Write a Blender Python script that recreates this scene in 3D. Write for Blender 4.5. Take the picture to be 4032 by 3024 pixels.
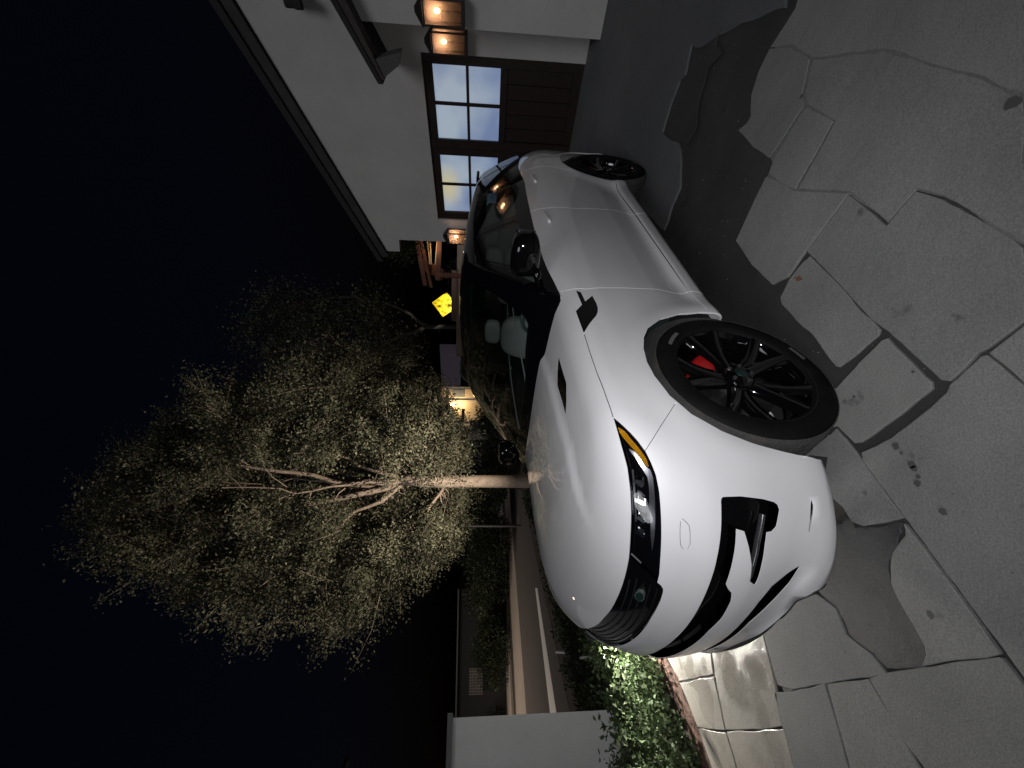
import bpy, bmesh, math, random
import numpy as np
from mathutils import Vector, Matrix, geometry
random.seed(7); RNG=np.random.default_rng(11)
for _o in list(bpy.data.objects): bpy.data.objects.remove(_o)
S=bpy.context.scene; COL=S.collection
# ---------------------------------------------------------------- camera (phone held sideways: the sky is at the picture's left)
CAMZ=1.61
_p,_r=math.radians(4.13),math.radians(0.675)
FWD=Vector((0,math.cos(_p),-math.sin(_p)))
_right=Vector((1,0,0)); _down=FWD.cross(_right)
IX=_down*math.cos(_r)+_right*math.sin(_r)
IY=_down*math.sin(_r)-_right*math.cos(_r)
cam_d=bpy.data.cameras.new('camera'); cam=bpy.data.objects.new('camera',cam_d); COL.objects.link(cam)
cam_d.sensor_width=36; cam_d.lens=36*1500/4032; cam_d.clip_start=.05; cam_d.clip_end=2000
_m=Matrix(((IX.x,-IY.x,-FWD.x,0),(IX.y,-IY.y,-FWD.y,0),(IX.z,-IY.z,-FWD.z,CAMZ),(0,0,0,1)))
cam.matrix_world=_m; S.camera=cam
# ---------------------------------------------------------------- sky, night fill, phone light, exposure
W=bpy.data.worlds.new('World'); S.world=W; W.use_nodes=True
_n=W.node_tree; _bg=_n.nodes['Background']
_sky=_n.nodes.new('ShaderNodeTexSky'); _sky.sky_type='NISHITA'; _sky.sun_disc=False
_sky.sun_elevation=math.radians(-4); _sky.sun_rotation=math.radians(215)
_mul=_n.nodes.new('ShaderNodeMixRGB'); _mul.blend_type='MULTIPLY'; _mul.inputs[0].default_value=1; _mul.inputs[2].default_value=(.55,.65,1,1)
_n.links.new(_sky.outputs[0],_mul.inputs[1]); _n.links.new(_mul.outputs[0],_bg.inputs[0]); _bg.inputs[1].default_value=.14
def lamp(kind,name,loc,energy,color=(1,1,1),size=.05,aim=None,**kw):
    l=bpy.data.lights.new(name,kind); l.energy=energy; l.color=color
    if kind!='SUN': l.shadow_soft_size=size
    for k,v in kw.items(): setattr(l,k,v)
    o=bpy.data.objects.new(name,l); COL.objects.link(o); o.location=loc
    if aim is not None: o.rotation_euler=(Vector(aim)-Vector(loc)).to_track_quat('-Z','Y').to_euler()
    return o
sun=lamp('SUN','night_fill',(-5,-7,8),.50,(.96,.97,1),aim=(0,0,2.2)); sun.data.angle=math.radians(22)  # broad soft sun added as overall ambient fill
lamp('SPOT','phone_light',(.015,-.01,1.625),123,(1,.99,1.0),.012,aim=(.0,5,1.25),spot_size=math.radians(150),spot_blend=.9)
S.view_settings.view_transform='Standard'; S.view_settings.look='None'; S.view_settings.gamma=1; S.view_settings.exposure=0
S.view_settings.use_curve_mapping=False
# ---------------------------------------------------------------- helpers
def tag(o,label=None,cat=None,group=None,kind=None):
    if label:o['label']=label
    if cat:o['category']=cat
    if group:o['group']=group
    if kind:o['kind']=kind
    return o
def empty(name,loc=(0,0,0),rz=0,**k):
    o=bpy.data.objects.new(name,None); COL.objects.link(o); o.location=loc; o.rotation_euler=(0,0,rz); o.empty_display_size=.1
    return tag(o,**k)
def mesh(name,V,Fc,mat,parent=None,smooth=False,normals=None,loc=None,rz=0):
    me=bpy.data.meshes.new(name); me.from_pydata([tuple(map(float,v)) for v in V],[],[tuple(map(int,f)) for f in Fc])
    if smooth or normals is not None: me.polygons.foreach_set('use_smooth',[True]*len(me.polygons))
    if mat: me.materials.append(mat)
    me.update()
    if normals is not None: me.normals_split_custom_set_from_vertices([tuple(map(float,n)) for n in normals])
    o=bpy.data.objects.new(name,me); COL.objects.link(o)
    if parent is not None:o.parent=parent
    if loc is not None:o.location=loc
    o.rotation_euler=(0,0,rz)
    return o
def fastmesh(name,V,Fq,mat,parent=None,smooth=False):
    """V (n,3) float array, Fq (m,k) int array"""
    V=np.asarray(V,np.float32);Fq=np.asarray(Fq,np.int32);k=Fq.shape[1]
    me=bpy.data.meshes.new(name); me.vertices.add(len(V)); me.vertices.foreach_set('co',V.ravel())
    me.loops.add(Fq.size); me.loops.foreach_set('vertex_index',Fq.ravel())
    me.polygons.add(len(Fq)); me.polygons.foreach_set('loop_start',np.arange(0,Fq.size,k,dtype=np.int32))
    try: me.polygons.foreach_set('loop_total',np.full(len(Fq),k,np.int32))
    except Exception: pass
    if smooth: me.polygons.foreach_set('use_smooth',np.ones(len(Fq),bool))
    me.update(calc_edges=True); me.validate()
    me.materials.append(mat); o=bpy.data.objects.new(name,me); COL.objects.link(o)
    if parent is not None:o.parent=parent
    return o
def bm_obj(name,bm,mat,parent=None,smooth=False,bevel=0,seg=2,loc=None):
    if bevel: bmesh.ops.bevel(bm,geom=bm.edges[:],offset=bevel,segments=seg,profile=.5,affect='EDGES',clamp_overlap=True)
    me=bpy.data.meshes.new(name); bm.to_mesh(me); bm.free()
    if smooth: me.polygons.foreach_set('use_smooth',[True]*len(me.polygons))
    if mat: me.materials.append(mat)
    o=bpy.data.objects.new(name,me); COL.objects.link(o)
    if parent is not None:o.parent=parent
    if loc is not None:o.location=loc
    return o
def box_bm(x0,x1,y0,y1,z0,z1,bm=None):
    bm=bm or bmesh.new()
    v=[bm.verts.new(p) for p in ((x0,y0,z0),(x1,y0,z0),(x1,y1,z0),(x0,y1,z0),(x0,y0,z1),(x1,y0,z1),(x1,y1,z1),(x0,y1,z1))]
    for f in ((3,2,1,0),(4,5,6,7),(0,1,5,4),(1,2,6,5),(2,3,7,6),(3,0,4,7)): bm.faces.new([v[i] for i in f])
    return bm
def box(name,b,mat,parent=None,bevel=0,seg=2,smooth=False):
    return bm_obj(name,box_bm(*b),mat,parent,smooth,bevel,seg)
def prism(name,pts,z0,z1,mat,parent=None):
    n=len(pts); V=[(x,y,z0) for x,y in pts]+[(x,y,z1) for x,y in pts]
    return mesh(name,V,[tuple(range(n))[::-1],tuple(range(n,2*n))]+[(i,(i+1)%n,n+(i+1)%n,n+i) for i in range(n)],mat,parent)
def tube_data(pts,rad,seg=8):
    pts=[Vector(p) for p in pts]; V=[];Fc=[]; up=Vector((.13,.31,.94)); n=len(pts)
    for i,p in enumerate(pts):
        t=(pts[min(i+1,n-1)]-pts[max(i-1,0)])
        if t.length<1e-9:t=Vector((0,0,1))
        t.normalize(); a=t.cross(up)
        if a.length<.05:a=t.cross(Vector((1,0,0)))
        a.normalize(); b=t.cross(a)
        r=rad[i] if hasattr(rad,'__len__') else rad
        for k in range(seg):
            th=2*math.pi*k/seg; V.append(p+a*(r*math.cos(th))+b*(r*math.sin(th)))
    for i in range(n-1):
        for k in range(seg):
            k2=(k+1)%seg; Fc.append((i*seg+k,i*seg+k2,(i+1)*seg+k2,(i+1)*seg+k))
    return V,Fc
def tube(name,pts,rad,mat,parent=None,seg=10,caps=True):
    V,Fc=tube_data(pts,rad,seg)
    if caps: Fc+= [tuple(range(seg))[::-1],tuple(range(len(V)-seg,len(V)))]
    return mesh(name,V,Fc,mat,parent,smooth=True)
def lathe(name,prof,mat,parent=None,seg=48,axis='y',arc=(0,2*math.pi),smooth=True):
    """prof: (radius, offset along axis)"""
    full=abs(arc[1]-arc[0]-2*math.pi)<1e-6; V=[];Fc=[];n=len(prof); m=seg if full else seg+1
    for k in range(m):
        th=arc[0]+(arc[1]-arc[0])*k/seg
        for r,h in prof:
            V.append((r*math.cos(th),h,r*math.sin(th)) if axis=='y' else (r*math.cos(th),r*math.sin(th),h))
    for k in range(seg):
        k2=(k+1)%m
        for i in range(n-1): Fc.append((k*n+i,k*n+i+1,k2*n+i+1,k2*n+i))
    return mesh(name,V,Fc,mat,parent,smooth=smooth)
# ---------------------------------------------------------------- materials
def M(name,col,rough=.5,metal=0,coat=0,coat_r=.03,spec=.5,noise=None,bump=None,emit=None,es=0,ior=1.5,trans=0,alpha=1):
    """noise=(scale, colour2, lo, hi); bump=(scale, strength)"""
    m=bpy.data.materials.new(name); m.use_nodes=True; nt=m.node_tree; b=nt.nodes['Principled BSDF']
    b.inputs['Base Color'].default_value=(*col,1); b.inputs['Roughness'].default_value=rough; b.inputs['Metallic'].default_value=metal
    b.inputs['Coat Weight'].default_value=coat; b.inputs['Coat Roughness'].default_value=coat_r
    b.inputs['Specular IOR Level'].default_value=spec; b.inputs['IOR'].default_value=ior
    b.inputs['Transmission Weight'].default_value=trans; b.inputs['Alpha'].default_value=alpha
    tc=None
    if noise or bump:
        tc=nt.nodes.new('ShaderNodeTexCoord')
    if noise:
        nz=nt.nodes.new('ShaderNodeTexNoise'); nz.inputs['Scale'].default_value=noise[0]; nz.inputs['Detail'].default_value=6; nz.inputs['Roughness'].default_value=.62
        nt.links.new(tc.outputs['Object'],nz.inputs['Vector'])
        r=nt.nodes.new('ShaderNodeValToRGB'); r.color_ramp.elements[0].position=noise[2]; r.color_ramp.elements[1].position=noise[3]
        r.color_ramp.elements[0].color=(*col,1); r.color_ramp.elements[1].color=(*noise[1],1)
        nt.links.new(nz.outputs['Fac'],r.inputs[0]); nt.links.new(r.outputs[0],b.inputs['Base Color'])
    if bump:
        nb=nt.nodes.new('ShaderNodeTexNoise'); nb.inputs['Scale'].default_value=bump[0]; nb.inputs['Detail'].default_value=8
        nt.links.new(tc.outputs['Object'],nb.inputs['Vector'])
        bp=nt.nodes.new('ShaderNodeBump'); bp.inputs['Strength'].default_value=bump[1]; bp.inputs['Distance'].default_value=.01
        nt.links.new(nb.outputs['Fac'],bp.inputs['Height']); nt.links.new(bp.outputs[0],b.inputs['Normal'])
    if emit: b.inputs['Emission Color'].default_value=(*emit,1); b.inputs['Emission Strength'].default_value=es
    return m
def glass(name,tint,refl_rough=.0,ior=1.5):
    m=bpy.data.materials.new(name); m.use_nodes=True; nt=m.node_tree; nt.nodes.remove(nt.nodes['Principled BSDF'])
    out=nt.nodes['Material Output']; tr=nt.nodes.new('ShaderNodeBsdfTransparent'); tr.inputs[0].default_value=(*tint,1)
    gl=nt.nodes.new('ShaderNodeBsdfGlossy'); gl.inputs['Roughness'].default_value=refl_rough
    lw=nt.nodes.new('ShaderNodeLayerWeight'); lw.inputs[0].default_value=.5
    pw=nt.nodes.new('ShaderNodeMath');pw.operation='POWER';pw.inputs[1].default_value=5;nt.links.new(lw.outputs['Facing'],pw.inputs[0])
    f0=((ior-1)/(ior+1))**2*1.6; fr=nt.nodes.new('ShaderNodeMath');fr.operation='MULTIPLY_ADD';fr.inputs[1].default_value=1-f0;fr.inputs[2].default_value=f0;nt.links.new(pw.outputs[0],fr.inputs[0])
    mx=nt.nodes.new('ShaderNodeMixShader'); nt.links.new(fr.outputs[0],mx.inputs[0]); nt.links.new(tr.outputs[0],mx.inputs[1]); nt.links.new(gl.outputs[0],mx.inputs[2])
    nt.links.new(mx.outputs[0],out.inputs[0]); return m
PAINT=M('white_car_paint',(.67,.67,.69),.55,metal=.12,coat=1,coat_r=.012)
BLACK=M('gloss_black_plastic',(.0025,.0025,.003),.07,coat=.35,coat_r=.02,spec=.25)
PIANO=M('black_roof_paint',(.002,.002,.003),.04,coat=.2,coat_r=.012,spec=.15)
MATTE=M('dark_seam_rubber',(.012,.012,.012),.8)
PLAST=M('matt_black_plastic',(.018,.018,.019),.6,bump=(180,.15))
LINER=M('wheel_arch_felt',(.045,.045,.048),.95,noise=(14,(.07,.07,.075),.4,.7),bump=(220,.5))
RUBBER=M('tyre_sidewall_rubber',(.0035,.0035,.004),.7,noise=(9,(.007,.007,.007),.42,.72),bump=(160,.3),spec=.12)
TREAD=M('dusty_tyre_tread',(.04,.039,.038),.85,noise=(9,(.065,.062,.058),.42,.72),bump=(160,.6))
RIM=M('gloss_black_alloy',(.0022,.0022,.0026),.035,coat=.6,coat_r=.015,spec=.4)
STEEL=M('brake_disc_steel',(.35,.34,.33),.38,metal=1,noise=(20,(.2,.17,.14),.5,.75))
RED=M('red_caliper_paint',(.42,.010,.012),.35,coat=.4)
CHROME=M('lamp_chrome',(.8,.8,.82),.12,metal=1)
SILVER=M('silver_lamp_trim',(.16,.165,.175),.22,metal=.85)
AMBER=M('amber_reflector',(1,.48,.015),.5,coat=.6,bump=(420,.8),metal=.85)
LENS=glass('clear_lamp_lens',(.93,.93,.95))
SCREEN=glass('windscreen_glass',(.54,.58,.57))
TINT=glass('tinted_side_glass',(.27,.31,.30),.0,1.42)
LEATHER=M('pale_leather',(.46,.49,.475),.6,noise=(8,(.41,.44,.425),.4,.65),bump=(300,.1))
DASH=M('dark_dashboard',(.016,.024,.024),.5,bump=(400,.15))
EMBLEM=M('green_emblem',(.004,.016,.013),.4,coat=.2)
SEAMW=M('seam_edge_paint',(.7,.7,.72),.4)
# ---------------------------------------------------------------- car shape (implicit body, rays from a spine)
def ip(x,xs,ys): return np.interp(x,xs,ys)
def sm(x,xs,ys,d=.06):
    # smoothed piecewise-linear
    return (np.interp(x-d,xs,ys)+2*np.interp(x,xs,ys)+np.interp(x+d,xs,ys)+np.interp(x-d/2,xs,ys)+np.interp(x+d/2,xs,ys))/6
def smax(a,b,r):
    h=np.clip(.5+.5*(a-b)/r,0,1)
    return b+(a-b)*h+r*h*(1-h)
def sst(x,a,b):
    t=np.clip((x-a)/(b-a),0,1);return t*t*(3-2*t)
XS,XR,Z0=0.05,-3.3,.72
KU=.95
UMAX=KU*np.pi/2+(XS-XR)+KU*np.pi/2
def Fbody(P):
    x,y,z=P[...,0],np.abs(P[...,1]),P[...,2]
    # side half-width
    w=sm(z,[.2,.30,.36,.42,.50,.62,.80,.98,1.08,1.16,1.25,1.35],[.93,.973,.985,.984,.982,.988,1.0,1.0,.985,.955,.905,.87],.03)
    w=w-sm(z,[.36,.405,.435,.46,.62,.72],[0,.0,.028,.040,.006,0],.012)*sst(x,-.45,-.85)*sst(x,-2.62,-2.3)
    dx=np.clip(x-.05,0,2);w=w-.27*dx**2-.08*dx**4
    dr=np.clip(-3.1-x,0,2);w=w-.22*dr**2
    # arch flare
    for ax in (0,-2.997):
        rr=np.sqrt((x-ax)**2+(z-.4)**2);w=w+.016*np.exp(-((rr-.47)/.09)**2)
    w=w-.012*np.exp(-((x+1.5)/.75)**4)*np.exp(-((z-.72)/.22)**2)
    # front
    h=sm(z,[.15,.24,.30,.40,.60,.75,.90,1.0,1.1,1.2],[.84,.90,.915,.90,.93,.915,.86,.80,.72,.60],.04)
    h=h-.31*y**2.3-.08*y**6
    # rear
    rx=sm(z,[.2,.5,.8,1.0,1.3],[-3.95,-4.05,-4.05,-4.0,-3.86],.05)+.22*y**3
    g=sm(x,[-3.9,-3.2,-2.4,-1.7,-.9,-.6,-.3,0,.3,.5,.65,.8,.95],[1.27,1.33,1.36,1.345,1.29,1.268,1.255,1.240,1.213,1.170,1.112,1.015,.88],.07)
    g=g-.042*(y/.8)**3*sst(x,-1.2,-.6)-.015*(y/.8)**2
    c=np.interp(x,[-.8,-.3,.2,.6],[.50,.60,.62,.50])
    g=g+.016*sst(c-y,-.05,.03)*sst(x,-1.0,-.6)*(1-sst(x,.35,.62))
    zb=sm(x,[-4.1,-3.5,-3,-.6,.4,.7,.95],[.42,.30,.30,.31,.27,.235,.235],.05)+.095*(1-sst(y,.49,.60))*sst(x,.2,.6)
    f=smax(x-h,y-w,.16)
    f=smax(f,(z-g),.10)
    f=f-.011*(1-sst(z,.350,.372))*sst(x,.10,.5)
    f=smax(f,(rx-x),.18)
    f=smax(f,(zb-z),.05)
    return f
def uv2dir(u,v):
    """base point and direction"""
    ua=KU*np.pi/2;ub=ua+(XS-XR)
    phi=np.where(u<ua,u/KU,np.where(u<ub,np.pi/2,np.pi/2+(u-ub)/KU))
    bx=np.where(u<ua,XS,np.where(u<ub,XS-(u-ua),XR))
    d=np.stack([np.cos(v)*np.cos(phi),np.cos(v)*np.sin(phi),np.sin(v)],-1)
    b=np.stack([bx,0*bx,0*bx+Z0],-1)
    return b,d
def p2uv(P):
    P=np.asarray(P,float);x,y,z=P[...,0],np.abs(P[...,1]),P[...,2]
    ua=KU*np.pi/2;ub=ua+(XS-XR)
    ph=np.where(x>XS,np.arctan2(y,x-XS),np.where(x<XR,np.arctan2(y,x-XR),np.pi/2))
    u=np.where(x>XS,ph*KU,np.where(x<XR,ub+(ph-np.pi/2)*KU,ua+XS-x))
    r=np.where(x>XS,np.hypot(y,x-XS),np.where(x<XR,np.hypot(y,x-XR),y))
    return np.stack([u,np.arctan2(z-Z0,r)],-1)
def surf(u,v,F=None,dirf=None):
    F=F or Fbody; b,d=(dirf or uv2dir)(np.asarray(u,float),np.asarray(v,float))
    lo=np.zeros(b.shape[:-1])+.02;hi=np.zeros(b.shape[:-1])+1.9
    for _ in range(34):
        m=(lo+hi)/2;inside=F(b+d*m[...,None])<0
        lo=np.where(inside,m,lo);hi=np.where(inside,hi,m)
    return b+d*lo[...,None]
def nrm(P,F=None):
    F=F or Fbody;e=2e-4
    g=np.stack([F(P+np.array(o)*e)-F(P-np.array(o)*e) for o in ((1,0,0),(0,1,0),(0,0,1))],-1)
    return g/np.maximum(np.linalg.norm(g,axis=-1,keepdims=True),1e-9)

def Fcab(P):
    x,y,z=P[...,0],np.abs(P[...,1]),P[...,2]
    ws=np.interp(z,[1.1,1.25,1.45,1.62,1.76,1.9],[-.25,-.43,-.74,-1.01,-1.27,-1.7])-.33*y**2.2
    zr=sm(x,[-4.2,-3.7,-3.2,-2.4,-1.7,-1.35,-1.1],[1.64,1.73,1.79,1.835,1.845,1.82,1.78],.08)-.05*(y/.65)**2.5
    wg=.905-.30*np.clip(z-1.25,-.3,1)-.25*np.clip(z-1.25,0,1)**2-.06*np.clip(-1.1-(-x)-0,0,0)
    wg=wg-.05*np.clip(-2.6-x,0,2)**1.5-.03*np.clip(x+1.1,0,1)**1.5
    bx=np.interp(z,[1.2,1.35,1.75],[-3.95,-3.86,-3.62])+.16*y**2.2
    f=smax(x-ws,y-wg,.06);f=smax(f,z-zr,.07);f=smax(f,bx-x,.08)
    return f

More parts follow.
